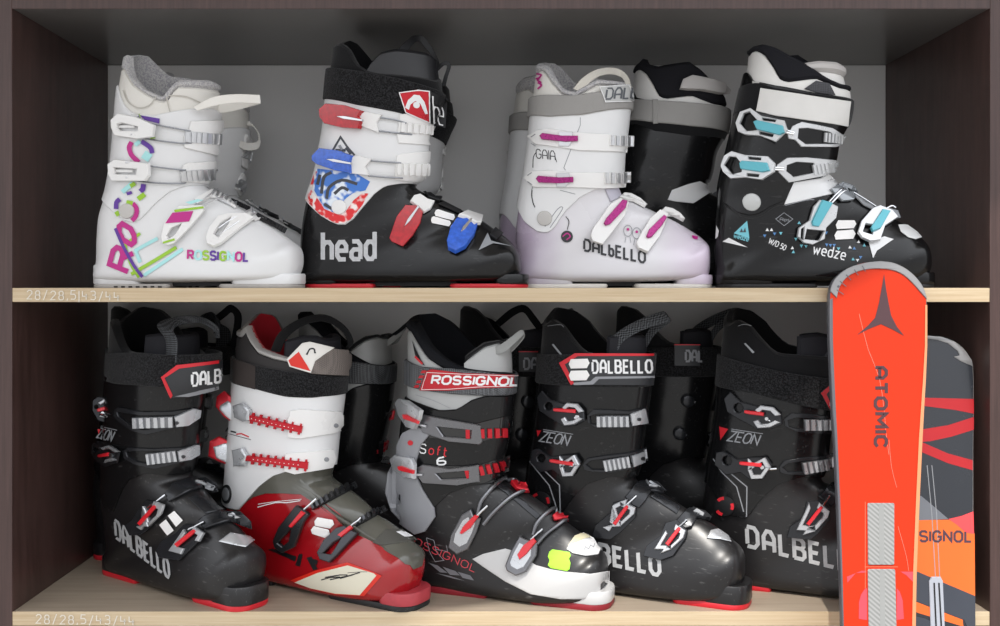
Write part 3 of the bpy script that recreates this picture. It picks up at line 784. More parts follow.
def f(b): B.band(b, [(q('B1',365,188)[0], q('B1',395,194)[0], -.03), (q('B1',402,112)[0], q('B1',432,132)[0], -.025), (q('B1',455,52)[0], q('B1',470,78)[0], -.012), (q('B1',492,40)[0], q('B1',492,66)[0], 0), (q('B1',522,55)[0], q('B1',508,78)[0], .006), (q('B1',562,118)[0], q('B1',545,128)[0], .004), (q('B1',575,170)[0], q('B1',556,180)[0], -.004), (q('B1',540,240)[0], q('B1',520,236)[0], -.012)], .002, BLACKM)
P(B.root, 'pull_loop', f)
def f(b): B.band(b, [(q('B1',556,175)[0], q('B1',568,186)[0], .02), (q('B1',596,144)[0], q('B1',596,160)[0], .02), (q('B1',622,158)[0], q('B1',606,168)[0], .02), (q('B1',610,205)[0], q('B1',594,205)[0], .02), (q('B1',600,246)[0], q('B1',584,243)[0], .015)], .002, BLACKM)
P(B.root, 'pull_loop', f)
RED2 = M('red_graphic', 'd8262a', .4, kind='patch', col2='f0e6e2', vscale=90); BLU2 = M('blue_graphic', '3f76c8', .4, kind='patch', col2='dfe6ee', vscale=70); GRY2 = M('charcoal_graphic', '3b3d44', .45)
def f(b):
    h = .0026
    B.pad(b, q('B2',44,236,70,200,105,250,150,288,200,290,235,240,268,212,295,212,268,262,222,318,193,333,160,330,100,295), h, h+.0001, RED2)
    B.pad(b, q('B2',90,115,180,125,250,135,300,165,282,200,232,212,205,232,160,290,120,275,78,195), h+.0002, h+.0003, BLU2)
    for pl in ((130,235,140,190,190,160,250,175), (110,215,120,150,150,130), (160,215,190,190,215,200), (95,180,105,140), (120,255,150,275)): B.line(b, q('B2',*pl), 3.0, h+.0005, GRY2, 3)
    B.line(b, q('B2',70,190,90,125), 2.2, h+.0004, RED2)
    B.line(b, q('B1',155,500,185,448,212,488,240,520), 2.0, h, GRY2); B.line(b, q('B1',165,500,205,500), 2.6, h, GRY2); B.line(b, q('B1',180,480,200,515), 2.6, h, PRINTG); B.line(b, q('B1',205,490,225,515), 2.2, h, GRY2)
P(cuff, 'graphic_print', f, 'red and blue splash print')
P(B.root, 'rivet', lambda b: B.pad(b, circ(q('B2',178,267)[0], 7.4, 24), .001, .0048, WHITE2, dome=.001))
def bkB(lev, mat, pin, block, wr, plate, lad, n=6):
    bk = pp(B, B.root, 'buckle', plate, .001, .0055, WHITE2) if plate else pp(B, B.root, 'buckle', block, .002, .0085, WHITE2, rigid=True)
    lv = pp(B, bk, 'lever', lev, .0015, .0115, mat, rigid=True, dome=.002, grid=3)
    a, c = np.array(pin[0]), np.array(pin[1]); d = c-a; v = np.array((-d[1], d[0]))/np.linalg.norm(d)
    pp(B, lv, 'pin', [tuple(a), tuple(a+d*.35-v*1.8), tuple(c-v*1.2), tuple(c+v*1.2), tuple(a+d*.35+v*1.8)], .011, .0155, CHROME, rigid=True, ref=lev)
    if plate: pp(B, bk, 'bail_block', block, .002, .009, WHITE2, rigid=True)
    if wr: wires(B, bk, wr, .0013, .006, WIRE)
    if lad: P(bk, 'ladder', lambda b: teeth(B, b, lad[0], lad[1], 11, n, .006, .0095, WHITE2, base=WHITE2))
bkB(q('B1',93,335,120,312,200,320,262,340,250,362,258,385,250,412,180,408,115,392,95,365), REDT, q('B1',155,362,268,380), q('B1',258,352,285,345,345,358,325,388,335,430,258,400),
    [q('B1',338,370,400,380,440,392), q('B1',330,424,400,432,460,438)], q('B1',415,358,440,352,545,390,540,435,530,480,410,472,405,440), q('B1',415,409,547,418))
bkB(q('B1',65,520,95,490,170,500,222,520,215,545,215,590,160,580,85,555,65,540), BLUT, q('B1',116,533,222,552), q('B1',224,525,250,520,305,535,280,565,295,600,218,592),
    [q('B1',298,541,360,546,420,550), q('B1',294,600,360,604,425,604)], q('B1',405,520,425,512,530,502,525,610,510,622,395,612,400,560), q('B1',400,572,532,573))
bkB(q('B2',375,390,405,305,440,258,485,260,510,285,500,330,470,380,430,425,385,405), REDT, q('B2',432,350,494,262), q('B2',460,240,475,218,500,212,530,232,558,240,542,270,515,285,488,262), None, None, None)
bkB(q('B2',605,400,620,345,660,290,700,300,728,330,715,370,680,420,640,440,610,425), BLUT, q('B2',658,368,706,310), q('B2',655,292,690,275,715,285,752,296,745,325,720,325,690,302), None, None, None)
pp(B, B.root, 'instep_strap', q('B2',510,205,535,208,585,235,575,248,530,232), .001, .005, BLACKM); pp(B, B.root, 'instep_strap', q('B2',590,250,660,282,655,296,570,258), .001, .004, BLACKM)
pp(B, B.root, 'toe_clip', q('B2',775,382,800,346,832,370,800,400), .0, .005, BLACKM)
for pl in (q('B2',562,280,570,277,634,298,637,310,630,322,560,303,556,292), q('B2',545,309,553,304,618,323,622,334,614,346,546,331,542,320)): pp(B, B.root, 'price_sticker', pl, .0006, .0012, PAPER, 'white price sticker')
def f(b):
    B.text(b, 'head', q('B2',112,477)[0], q('B2',318,474)[0], 26, 4.4, .0006, M('silver_print', 'b9babc', .5, var=.2, vscale=200), up=(0, -27), gap=.3)
P(shell, 'lettering', f, 'silver printed letters')
pp(B, shell, 'emblem', q('B2',732,440,768,370,782,402,865,424,790,412), .0003, .0006, PRINTG)
soles(B, B.plane(q('B2',42,575)[0]).x, B.plane(q('B2',932,575)[0]).x, .021, .02, .036, BLACKP, REDP, toe_len=.05, ts=.12, hs=.12, heel_len=.06)

# ================================================================== white and lilac boot (top shelf)
LIL = M('milky_lilac_plastic', 'd4d2d5', .28, vscale=9, coat=.3, kind='tint'); 
MAGM = M('magenta_anodised_metal', '9a2070', .28, metal=.4, var=.15, vscale=200)
C = Boot('ski_boot', (.053, .125, ZM), -5, [
 ('C1',142,10,515,50,52,'s'),('C1',140,90,515,120,54,'s'),('C1',128,190,518,210,57,'s'),('C1',121,290,510,300,58,'s'),('C1',109,400,496,410,57,'s'),('C1',95,500,490,500,55,'s'),
 ('C2',80,215,478,205,51,'s'),('C2',66,310,512,235,46,'h'),('C2',60,390,570,262,44,'h'),('C2',64,470,630,290,44,'h'),
 ('C2',76,552,690,318,42,'f'),('C2',190,568,730,340,43,'f'),('C2',330,570,765,362,46,'f'),('C2',460,570,795,382,49,'f'),('C2',590,568,816,400,50,'f'),
 ('C2',690,565,828,416,47,'t'),('C2',765,560,834,432,40,'t'),('C2',808,550,836,460,29,'t'),('C2',828,540,837,500,16,'t')])
tag(C.root, 'white and milky lilac ski boot with magenta buckle levers and a grey strap', 'ski boot')
shell = P(C.root, 'shell', lambda b: C.body(b, LIL, 30, -.001))
cuff = P(C.root, 'cuff', lambda b: C.panel(b, WHITE, C.curve(q('C2',68,268,100,328,150,366,185,371,215,355,255,290,320,226,380,197,430,187,478,186)), C.curve(q('C1',118,255,300,255,350,240,420,230,515,235)), -.001, .0024, t0=6, nt=24))
rim = C.curve(q('C1',140,68,160,56,185,66,215,110,255,155,300,165,335,142,390,115,500,128), q('C1',160,56,200,58,240,80,290,130,320,150,390,115,500,128))
rim2 = C.curve(q('C1',140,95,160,80,180,92,205,130,250,178,300,190,340,165,390,138,500,150))
liner = P(C.root, 'liner', lambda b: C.panel(b, OFFW, 40, rim2, -.009, -.0015, nt=10, c=.003))
P(liner, 'fleece_lining', lambda b: (C.panel(b, FLEECE, 38, rim, -.014, -.008, nt=10, c=.003), C.panel(b, FLEECE, rim2, rim, -.012, -.0003, nt=6, c=.004)), 'grey fleece lining')
def f(b):
    for pl in ((145,95,165,100,150,120,165,130), (150,130,165,140,150,155), (142,115,160,110)): C.line(b, q('C1',*pl), 1.6, .0002, MAG, 3)
P(liner, 'print', f)
st = P(C.root, 'power_strap', lambda b: C.panel(b, GREYW, C.curve(q('C1',118,268,200,268,330,260,420,242,520,240)), C.curve(q('C1',118,194,290,184,400,168,520,152)), .001, .006, t0=2))
lb = pp(C, st, 'strap_label', q('C1',392,150,500,140,515,152,520,206,415,213), .0055, .0075, M('silver_label', 'b4b4b2', .5))
P(lb, 'lettering', lambda b: (C.text(b, 'DALb', q('C1',415,200)[0], q('C1',520,194)[0], 10, 1.6, .008, M('slate_print', '55585c', .5), up=(1.5, -10.5), gap=.25), C.line(b, q('C1',394,152,498,143,518,205,416,211), .7, .0079, PRINTW, 1, True)))
C_LOOP = M('cream_webbing', 'c9c4ba', .8, bump=.3, bscale=900)
def f(b): C.band(b, [(q('C1',292,155)[0], q('C1',325,168)[0], -.052), (q('C1',325,115)[0], q('C1',350,138)[0], -.05), (q('C1',375,82)[0], q('C1',390,108)[0], -.042), (q('C1',430,70)[0], q('C1',435,97)[0], -.025), (q('C1',480,78)[0], q('C1',472,104)[0], -.015), (q('C1',512,108)[0], q('C1',495,122)[0], -.02), (q('C1',524,150)[0], q('C1',504,160)[0], -.03)], .002, C_LOOP)
P(C.root, 'pull_loop', f)
def bkC(base, lev, brk, lad, n=6):
    bk = pp(C, C.root, 'buckle', base, .001, .0062, WHITE2)
    pp(C, bk, 'hinge_bracket', brk, .005, .0085, STEEL)
    pp(C, bk, 'lever', lev, .006, .0118, MAGM)
    P(bk, 'ladder', lambda b: teeth(C, b, lad[0], lad[1], 11, n, .008, .011, STEEL, base=WHITE2))
    def f(b):
        x0 = min(p[0] for p in base); y0 = sum(p[1] for p in base)/len(base)
        C.line(b, [(x0+4.5, y0-3), (x0+8.5, y0-6)], .8, .0066, PRINTG); C.line(b, [(x0+4.5, y0+3), (x0+8.5, y0+6)], .8, .0066, PRINTG)
    P(bk, 'slot', f)
bkC(q('C1',118,345,160,320,200,315,285,328,440,338,512,350,508,410,440,405,320,402,240,390,150,378), q('C1',172,345,182,335,255,345,310,345,310,366,265,369,180,360), q('C1',238,328,290,330,292,360,278,386,238,386), q('C1',428,361,535,364))
bkC(q('C1',103,512,130,485,200,480,290,488,420,488,508,500,502,548,420,552,300,547,140,548), q('C1',155,515,165,503,240,508,292,505,292,526,240,531,165,530), q('C1',228,490,278,490,280,525,262,546,228,546), q('C1',408,508,523,508))
def bkC2(base, lev, strap):
    bk = pp(C, C.root, 'buckle', strap, .001, .007, WHITE2)
    lv = pp(C, bk, 'base_plate', base, .002, .0095, WHITE2, rigid=True)
    pp(C, bk, 'lever', lev, .009, .0145, MAGM, rigid=True, ref=base)
bkC2(q('C2',362,382,372,350,440,255,480,230,515,245,500,300,465,345,410,416,370,402), q('C2',415,330,425,310,490,236,510,240,502,270,440,335,422,340), q('C2',470,232,500,208,525,212,560,230,588,255,575,272,530,248,500,245))
bkC2(q('C2',545,408,560,375,600,310,640,275,672,290,665,320,640,380,590,446,552,428), q('C2',585,380,595,355,655,296,668,305,650,335,605,385,592,388), q('C2',640,284,660,265,690,272,720,290,738,312,730,327,690,306,665,305))
pp(C, C.root, 'tongue_cover', q('C2',418,195,470,188,485,225,440,248), -.0005, .002, M('grey_lilac_plastic', 'b5b2bd', .4))
P(C.root, 'rivet', lambda b: C.pad(b, circ(q('C2',179,312)[0], 7.4, 24), .001, .005, M('grey_rivet', 'b9b6b2', .4), dome=.0008))
def f(b):
    C.text(b, 'GAIA', q('C1',150,432)[0], q('C1',222,440)[0], 9, .8, .0029, PRINTK, up=(-.5, -9)); C.line(b, q('C1',148,410,138,430,136,470), .7, .0029, PRINTK, 3)
    C.line(b, q('C1',132,560,130,580,135,610,142,628), 1.0, .0029, PRINTK, 3); C.line(b, q('C1',228,448,222,430), .7, .0029, PRINTK); C.line(b, q('C1',150,500,130,560), .6, .0029, PRINTG)
P(cuff, 'lettering', f, 'thin black handwritten letters')
def f(b):
    C.line(b, q('C1',320,270,320,300,255,470,262,480), .7, .0026, PRINTG); C.line(b, q('C2',240,200,300,215), .7, .0026, PRINTG); C.line(b, q('C2',180,345,230,275,250,268,240,290,200,350), .8, .0026, PRINTG, 3)
P(cuff, 'groove', f)
def f(b):
    C.text(b, 'DALbELLO', q('C2',336,440)[0], q('C2',578,490)[0], 10.5, 2.2, .0005, M('charcoal_print', '2c2c30', .5), up=(0, -11), gap=.36)
P(shell, 'lettering', f, 'charcoal printed letters')
def f(b):
    C.pad(b, circ(q('C2',267,385)[0], 6, 20), .0002, .0004, M('charcoal_print', '2c2c30', .5)); C.line(b, q('C2',250,385,268,372,280,385,265,398), 1.2, .0008, MAG, 3); C.line(b, q('C2',262,305,275,325,268,358), .8, .0005, PRINTK, 3)
P(shell, 'round_sticker', f)
def f(b):
    for (cx, cy) in ((510, 362), (545, 372)):
        c0 = q('C2', cx, cy)[0]
        C.line(b, [(c0[0]+4.2*math.cos(a*.35), c0[1]+5.6*math.sin(a*.35)) for a in range(18)], .6, .0005, PRINTG, 1, True); C.pad(b, circ((c0[0], c0[1]-1.5), 1.4, 10), .0003, .0006, MAG); C.line(b, [(c0[0]-2, c0[1]+6), (c0[0]-3, c0[1]+12)], .5, .0005, PRINTG); C.line(b, [(c0[0]+2, c0[1]+6), (c0[0]+3, c0[1]+12)], .5, .0005, PRINTG)
P(shell, 'doodle_print', f, 'small grey and pink line doodles')
pp(C, shell, 'print', q('C2',765,380,790,385,786,398,768,392), .0002, .0005, MAG)
soles(C, C.plane(q('C2',80,575)[0]).x, C.plane(q('C2',846,575)[0]).x, .021, .025, .036, LIL, SOLEW, toe_len=.06, ts=.125, hs=.14)

# ================================================================== black boot with turquoise levers (top shelf, end of the row)
TEAL = M('turquoise_metal', '5fb0bd', .35, metal=.25, var=.08); SILV = M('silver_painted_metal', 'cfd0d1', .3, metal=.5, var=.04); SILST = M('silver_white_strap', 'cfcdc9', .55, var=.07, vscale=40)
CLEARB = M('clear_grey_bracket', '8e9296', .15, metal=.3, coat=.5)
D = Boot('ski_boot', (.372, .08, ZM), -3, [
 ('D1',190,10,600,80,52,'s'),('D1',187,110,588,165,54,'s'),('D1',168,190,602,255,57,'s'),('D1',147,280,592,345,58,'s'),('D1',120,400,552,425,58,'s'),('D1',96,500,536,505,56,'s'),
 ('D2',76,170,518,145,54,'s'),('D2',66,250,520,172,50,'s'),('D2',62,330,565,195,47,'h'),('D2',58,420,622,225,45,'h'),('D2',60,500,680,262,44,'h'),
 ('D2',76,566,730,292,42,'f'),('D2',180,573,775,313,43,'f'),('D2',330,573,815,336,46,'f'),('D2',470,571,850,358,49,'f'),('D2',620,570,876,385,50,'f'),
 ('D2',730,568,894,415,47,'t'),('D2',820,562,905,445,40,'t'),('D2',875,550,909,480,29,'t'),('D2',898,540,911,510,16,'t')])
tag(D.root, 'black ski boot with turquoise levers, silver buckles and a broad silver strap', 'ski boot')
shell = P(D.root, 'shell', lambda b: D.body(b, BLACKP, 30, -.001))
cuff = P(D.root, 'cuff', lambda b: D.panel(b, BLACKP, D.curve(q('D2',70,180,95,250,150,290,200,303,240,293,290,258,340,245,365,170,440,142,520,122)), D.curve(q('D1',168,135,215,185,290,200,450,230,575,250)), -.001, .0024, t0=6, nt=24))
rim = D.curve(q('D1',185,72,205,46,245,35,300,48,360,80,430,114,515,170,560,190), q('D1',185,60,205,45,245,35,310,45,380,85,430,114,515,170,560,190))
rim2 = D.curve(q('D1',185,92,200,70,218,63,255,80,290,125,315,172,345,187,400,180,465,172,515,192,560,210))
NEO = M('black_neoprene', '1c1c20', .9, bump=.3, bscale=900)
liner = P(D.root, 'liner', lambda b: D.panel(b, M('white_liner_shell', 'd6d4d0', .45), 40, rim2, -.009, -.0015, nt=10, c=.002))
P(liner, 'collar_padding', lambda b: (D.panel(b, NEO, 38, rim, -.016, -.008, nt=10, c=.003), D.panel(b, NEO, rim2, rim, -.014, .0005, nt=8, c=.005)), 'black padded collar')
tpl = D.curve(q('D1',400,120,425,105,480,98,560,105,598,128))
tpl2 = D.curve(q('D1',400,150,440,140,500,140,560,148,598,165))
P(liner, 'tongue', lambda b: (D.panel(b, M('white_liner_shell', 'd6d4d0', .45), 40, tpl2, -.016, -.007, -95, 95, nh=50, nt=10, c=.002), D.panel(b, M('grey_tongue_lip', 'b2aeab', .6), tpl2, tpl, -.018, -.003, -94, 94, nh=50, nt=5, c=.005)))
pp(D, liner, 'carbon_patch', q('D1',415,215,462,182,515,192,540,240,470,232), .0, .001, M('dark_ribbed_panel', '35353a', .5, kind='carbon', col2='232326'))
P(D.root, 'strap_backing', lambda b: D.panel(b, BLACKT, D.curve(q('D1',215,300,300,330,450,350,590,366)), D.curve(q('D1',230,190,300,212,400,228,500,240,600,256)), .002, .0035, t0=8))
pp(D, D.root, 'power_strap', q('D1',245,215,400,238,500,254,590,266,578,362,450,345,300,325,228,306), .004, .0062, SILST)
P(D.root, 'rivet', lambda b: D.pad(b, circ(q('D2',206,248)[0], 9, 24), .001, .005, M('satin_rivet', 'b5b6b4', .35, metal=.4), dome=.0012))
P(cuff, 'spine_inset', lambda b: (D.pad(b, circ(q('D1',180,226)[0], 5.2, 20, .55), .0022, .0032, RUBG), D.pad(b, q('D1',212,185,240,190,222,240), .0022, .0032, M('pale_grey_plastic', 'b5b3b0', .5))))
pp(D, D.root, 'instep_cover', q('D2',362,170,480,152,512,134,530,150,548,170,530,215,450,232,335,258,350,220), -.0005, .0015, WHITE, 'white cover over the instep')
def grow(poly, k):
    a = np.array(poly); c = a.mean(0); return [tuple(c+(p-c)*k) for p in a]
def slotted(bt, mb, ring, hole, slots, h0, h1, mat): bt.pad(mb, [ring, grow(hole, 1.22)]+[grow(z, 1.15) for z in slots], h0, h1, mat, rigid=True)
def bkD(ring, hole, slots, lev, rods, frame, fhole, lad, n=7):
    bk = P(D.root, 'buckle', lambda b: slotted(D, b, ring, hole, slots, .003, .008, SILV))
    pp(D, bk, 'lever', lev, .0075, .0125, TEAL, rigid=True, ref=ring)
    wires(D, bk, rods, .0016, .0075, CHROME)
    if frame:
        P(bk, 'strap_frame', lambda b: D.pad(b, [frame, grow(fhole, 1.12)], .002, .0062, SILV))
        P(bk, 'ladder', lambda b: teeth(D, b, lad[0], lad[1], 10.5, n, .004, .008, SILV, base=BLACKM))
bkD(q('D1',140,350,158,305,200,290,245,322,335,340,348,378,300,425,240,402,180,397,150,385), q('D1',165,350,178,318,196,312,225,345,222,372,188,376), [q('D1',250,330,300,338,296,345,252,340), q('D1',240,385,290,395,285,405,240,395)],
    q('D1',210,345,225,338,328,360,335,388,315,397,225,375), [q('D1',320,378,345,384,372,392), q('D1',320,388,345,393,370,398)], q('D1',345,398,365,365,402,348,520,370,560,395,568,432,530,447,400,447,375,420,350,415), q('D1',398,378,430,376,500,388,545,412,530,430,420,432,394,412), q('D1',485,408,572,415))
bkD(q('D1',80,520,95,480,125,462,180,478,270,483,298,510,295,545,245,577,180,568,120,572,90,545), q('D1',103,517,120,490,142,492,160,515,160,540,130,548), [q('D1',195,486,240,490,238,498,196,495), q('D1',190,552,232,556,230,565,190,562)],
    q('D1',155,510,165,500,265,508,276,540,245,546,160,533), [q('D1',265,526,300,530,330,532), q('D1',265,536,300,538,330,540)], q('D1',302,520,345,490,420,488,530,498,535,542,480,562,350,587,310,548), q('D1',348,522,380,510,440,513,440,547,370,562,346,542), q('D1',440,538,542,522))
bkD(q('D2',390,385,395,350,438,320,455,265,480,238,520,248,552,265,545,310,505,350,498,395,450,417,415,410), q('D2',425,392,432,360,490,365,472,397), [q('D2',403,395,405,358,416,350,412,398)],
    q('D2',448,325,490,238,532,250,476,345,452,342), [q('D2',505,250,540,215,560,205), q('D2',515,256,550,222,570,212)], None, None, None)
bkD(q('D2',632,365,645,320,690,270,720,258,770,278,792,305,740,340,720,397,680,402,648,387), q('D2',655,362,664,335,690,340,686,372), [], q('D2',683,345,700,320,730,273,762,280,722,350,690,362), [q('D2',740,275,765,262,780,270)], None, None, None)
bkt = P(D.root, 'buckle_bracket', lambda b: (D.pad(b, q('D2',512,200,545,182,570,165,612,180,630,205,605,245,560,248,525,215), .002, .007, CLEARB), D.pad(b, q('D2',575,170,612,185,605,198,570,182), .006, .010, CLEARB)))
P(bkt, 'strap', lambda b: (D.pad(b, q('D2',600,212,618,208,700,262,690,282,650,262), .001, .004, RUBG), D.wire(b, q('D2',605,218,650,245,692,272), .0012, .005, CHROME)))
P(D.root, 'buckle_bracket', lambda b: D.pad(b, q('D2',752,268,790,280,802,310,770,322,745,300), .001, .005, CLEARB))
pp(D, shell, 'emblem', q('D2',672,408,735,385,772,396,705,442,690,472), .0004, .0008, PRINTW, 'white printed wedge'); pp(D, shell, 'toe_cap', q('D2',790,338,830,338,868,368,884,388,860,396,830,388,800,365), .0, .0014, M('white_toe_cap', 'd5d5d4', .35), 'white cap on the toe')
for pl in (q('D2',550,320,615,320,622,335,612,352,545,355,540,338), q('D2',545,362,610,358,620,375,610,395,540,398,535,380)): pp(D, D.root, 'price_sticker', pl, .0004, .001, PAPER, 'white price sticker')
TEALP = M('turquoise_print', '6fb9c6', .45); BLUP = M('blue_print', '4f7fb4', .45)
def f(b):
    D.text(b, 'wedze', q('D2',450,452)[0], q('D2',576,478)[0], 10.5, 1.3, .0004, PRINTW, gap=.3); D.text(b, 'W/D 50', q('D2',272,410)[0], q('D2',337,440)[0], 5.2, .75, .0004, PRINTW, gap=.2)
    D.pad(b, q('D2',135,372,188,322,197,392), .0002, .0004, TEALP); D.text(b, 'wedze', q('D2',134,388)[0], q('D2',192,404)[0], 4.4, .8, .0004, TEALP); D.pad(b, q('D2',158,368,166,352,172,366,180,348,184,368), .0005, .0006, GRY2)
    D.pad(b, q('D2',90,405,115,390,190,428), .0002, .0004, PRINTW); D.pad(b, q('D2',66,340,76,362,72,386,62,394), .0002, .0004, PRINTW)
    D.line(b, q('D2',335,290,370,315,335,342,302,315), .6, .0004, PRINTG, 1, True); D.text(b, 'Alps', q('D2',318,322)[0], q('D2',356,324)[0], 3, .45, .0004, PRINTG)
    for (x, y, m, d) in ((268,358,0,1),(285,358,0,1),(258,382,2,-1),(297,374,2,-1),(322,372,1,-1),(368,430,0,1),(372,446,1,1),(382,395,1,-1),(395,330,1,1),(404,422,1,-1),(422,424,1,-1),(505,418,2,-1),(520,420,2,-1),(535,420,2,-1),(552,434,1,-1),(598,428,0,1),(615,432,2,1),(632,406,0,1),(655,420,1,1),(503,370,2,-1),(610,475,1,1),(628,480,0,-1),(640,468,2,-1)):
        D.pad(b, q('D2',x-7,y+5*d,x+7,y+5*d,x,y-7*d), .0002, .0004, (PRINTW, TEALP, BLUP)[m])
P(shell, 'lettering', f, 'white, turquoise and blue printed letters and triangles')
P(shell, 'seam', lambda b: (D.line(b, q('D2',90,245,120,275,165,305,210,312,250,300,300,265,340,262), .9, .0005, M('seam_shadow_gap', '060606', .6), 3), D.line(b, q('D2',335,262,420,240,455,238), .8, .0005, PRINTG, 2)))
soles(D, D.plane(q('D2',62,575)[0]).x, D.plane(q('D2',925,575)[0]).x, .024, .03, .036, BLACKP, SOLEK, toe_len=.06, ts=.12, hs=.15)

# ================================================================== three black boots of one model (bottom shelf)
GRAPH = M('graphite_boot_plastic', '1c1b1c', .33, bump=.05, bscale=60, scuff=.2, var=.12); SILP = M('silver_letter_print', 'a9aaab', .45, var=.25, vscale=160)
BASEK = M('black_buckle_base', '2b2c2f', .24, metal=.4); SILVB = M('silver_buckle_cast', 'c4c6c9', .27, metal=.6); REDL = M('red_lever_enamel', 'd5202c', .3, coat=.4)
LABELK = M('charcoal_strap_label', '2a2b2e', .5, bump=.1, bscale=600)
H = Boot('ski_boot', (.086, .176, ZB), -24, [
 ('H1',135,-10,565,50,54,'s'),('H1',132,110,570,150,57,'s'),('H1',124,210,572,215,59,'s'),('H1',116,320,562,330,59,'s'),('H1',108,430,548,440,58,'s'),('H1',94,540,532,540,56,'s'),
 ('H2',78,20,520,40,54,'s'),('H2',68,110,505,100,50,'s'),('H2',64,200,552,125,47,'h'),('H2',70,300,622,160,45,'h'),('H2',80,400,690,205,44,'h'),
 ('H2',96,482,745,243,42,'f'),('H2',220,505,785,262,43,'f'),('H2',370,525,822,285,46,'f'),('H2',520,545,860,315,49,'f'),('H2',650,558,896,345,50,'f'),
 ('H2',760,566,920,375,47,'t'),('H2',840,566,932,400,40,'t'),('H2',890,555,937,430,29,'t'),('H2',915,540,938,470,16,'t')])
tag(H.root, 'black ski boot with graphite toe standing beside the boot with the white toe', 'ski boot')
def dal_common(bt, sb=None, sl=None):
    """parts every boot of this model shares, from edge curves traced once"""
    sh = P(bt.root, 'shell', lambda b: bt.body(b, GRAPH, 30, -.001))
    cf = P(bt.root, 'cuff', lambda b: bt.panel(b, BLACKP, DC['lo'], DC['up'], -.001, .0024, t0=10, nt=24))
    ln = P(bt.root, 'liner', lambda b: bt.panel(b, BLACKT, 45, DC['rim'], -.015, -.001, nt=12, c=.005))
    P(ln, 'tongue', lambda b: bt.panel(b, M('dark_grey_tongue', '26262a', .7, bump=.1), 45, DC['ton'], -.024, -.011, -72, 72, nh=40, nt=12, c=.005))
    sl = sl or (DC['slo'], DC['sup'])
    st = P(bt.root, 'power_strap', lambda b: (sb or bt).panel(b, VELCRO, sl[0], sl[1], .001, .005, t0=2))
    soles(bt, bt.prof[11, 0]-.012, bt.prof[:, 2].max()+.009, .036, .030, .0385, GRAPH, REDP, toe_len=.07, ts=.115, hs=.11, heel_len=.05, bt_=.009)
    return sh, cf, ln, st
DC = dict(lo=H.curve(q('H2',70,110,100,180,140,235,195,250,215,225,250,170,310,115,400,85,505,80)), up=H.curve(q('H1',112,300,250,320,400,330,562,330)),
  rim=H.curve(q('H1',138,92,155,76,200,100,240,150,290,205,330,215,560,225), q('H1',145,38,180,28,260,40,320,80,350,120,400,170,560,225)),
  ton=H.curve(q('H1',280,200,320,156,400,140,470,134,562,140)), slo=H.curve(q('H1',115,330,250,343,400,345,575,338)), sup=H.curve(q('H1',120,215,270,216,400,213,576,212)))
def holed(poly, k):
    a = np.array(poly); c = a.mean(0); return [poly, [tuple(c+(p-c)*k) for p in a]]
def bar(lev, wd, horiz=True):
    k = 0 if horiz else 1; s_ = sorted(lev, key=lambda p: p[k]); a = (np.array(s_[0])+np.array(s_[1]))/2; c = (np.array(s_[-1])+np.array(s_[-2]))/2
    d = (c-a)/np.linalg.norm(c-a); v = np.array((-d[1], d[0]))*wd/2
    return [tuple(p) for p in (a-v*.6-d*.5, a-v*.95+d*1.5, c-v, c+v, a+v*.95+d*1.5, a+v*.6-d*.5)]
def arcs(body, horiz=True):
    a = np.array(body); c = a.mean(0); k = 1 if horiz else 0; o = 1-k; out = []
    for sg in (-1, 1):
        s_ = sorted([p for p in a if (p[k]-c[k])*sg > -.15*abs(a[:, k]-c[k]).max()], key=lambda p: p[o])
        if len(s_) > 1: out.append([tuple(p) for p in s_]+[tuple(c+(p-c)*.62) for p in s_[::-1]])
    return out
def eye(fb):
    a = np.array(fb); x0, x1 = a[:, 0].min(), a[:, 0].max(); L = a[a[:, 0] < x0+(x1-x0)*.45]; c = L.mean(0)+np.array(((x1-x0)*.06, 0))
    return [(c[0]+(x1-x0)*.085*math.cos(t*math.pi/4), c[1]+(x1-x0)*.085*math.sin(t*math.pi/4)) for t in range(8)]
def dal_buckle_top(bt, frame_base, body, lev, hook, frame, fhole, lad, end, screw):
    bk = pp(bt, bt.root, 'buckle', [frame_base, eye(frame_base)], .0025, .007, BASEK, rigid=True, rnd=.7)
    P(bk, 'bracket', lambda b: [bt.pad(b, a_, .0065, .0115, SILVB, rigid=True, rnd=.6, ref=frame_base) for a_ in arcs(body)]); pp(bt, bk, 'hinge_pin', circ(hook[0], 2.2, 12), .006, .0125, CHROME, rigid=True, ref=frame_base)
    pp(bt, bk, 'lever', bar(lev, 3.6), .0105, .0145, REDL, rigid=True, rnd=.6, ref=frame_base)
    wires(bt, bk, [hook], .0018, .0095, CHROME, 'hook')
    P(bk, 'strap_frame', lambda b: bt.pad(b, [frame, fhole], .0022, .0062, BASEK))
    P(bk, 'ladder', lambda b: (teeth(bt, b, lad[0], lad[1], 11.5, 6, .0068, .0094, SILVB, base=WIRE), bt.pad(b, end, .003, .0092, SILVB), bt.pad(b, circ(screw, 1.8, 12), .009, .0100, DARKMET)))
def dal_buckle_low(bt, base, body, lev, hook, strap, block):
    bk = pp(bt, bt.root, 'buckle', base, .0015, .006, BASEK, rigid=True)
    P(bk, 'bracket', lambda b: [bt.pad(b, a_, .0055, .0105, SILVB, rigid=True, rnd=.6, ref=base) for a_ in arcs(body, False)])
    pp(bt, bk, 'lever', bar(lev, 3.8, False), .0095, .0135, REDL, rigid=True, rnd=.6, ref=base)
    wires(bt, bk, [hook], .0018, .0085, CHROME, 'hook')
    sp = pp(bt, bk, 'strap', strap, .001, .006, BASEK, rnd=.7)
    pp(bt, bk, 'ladder', block, .005, .0088, SILVB)
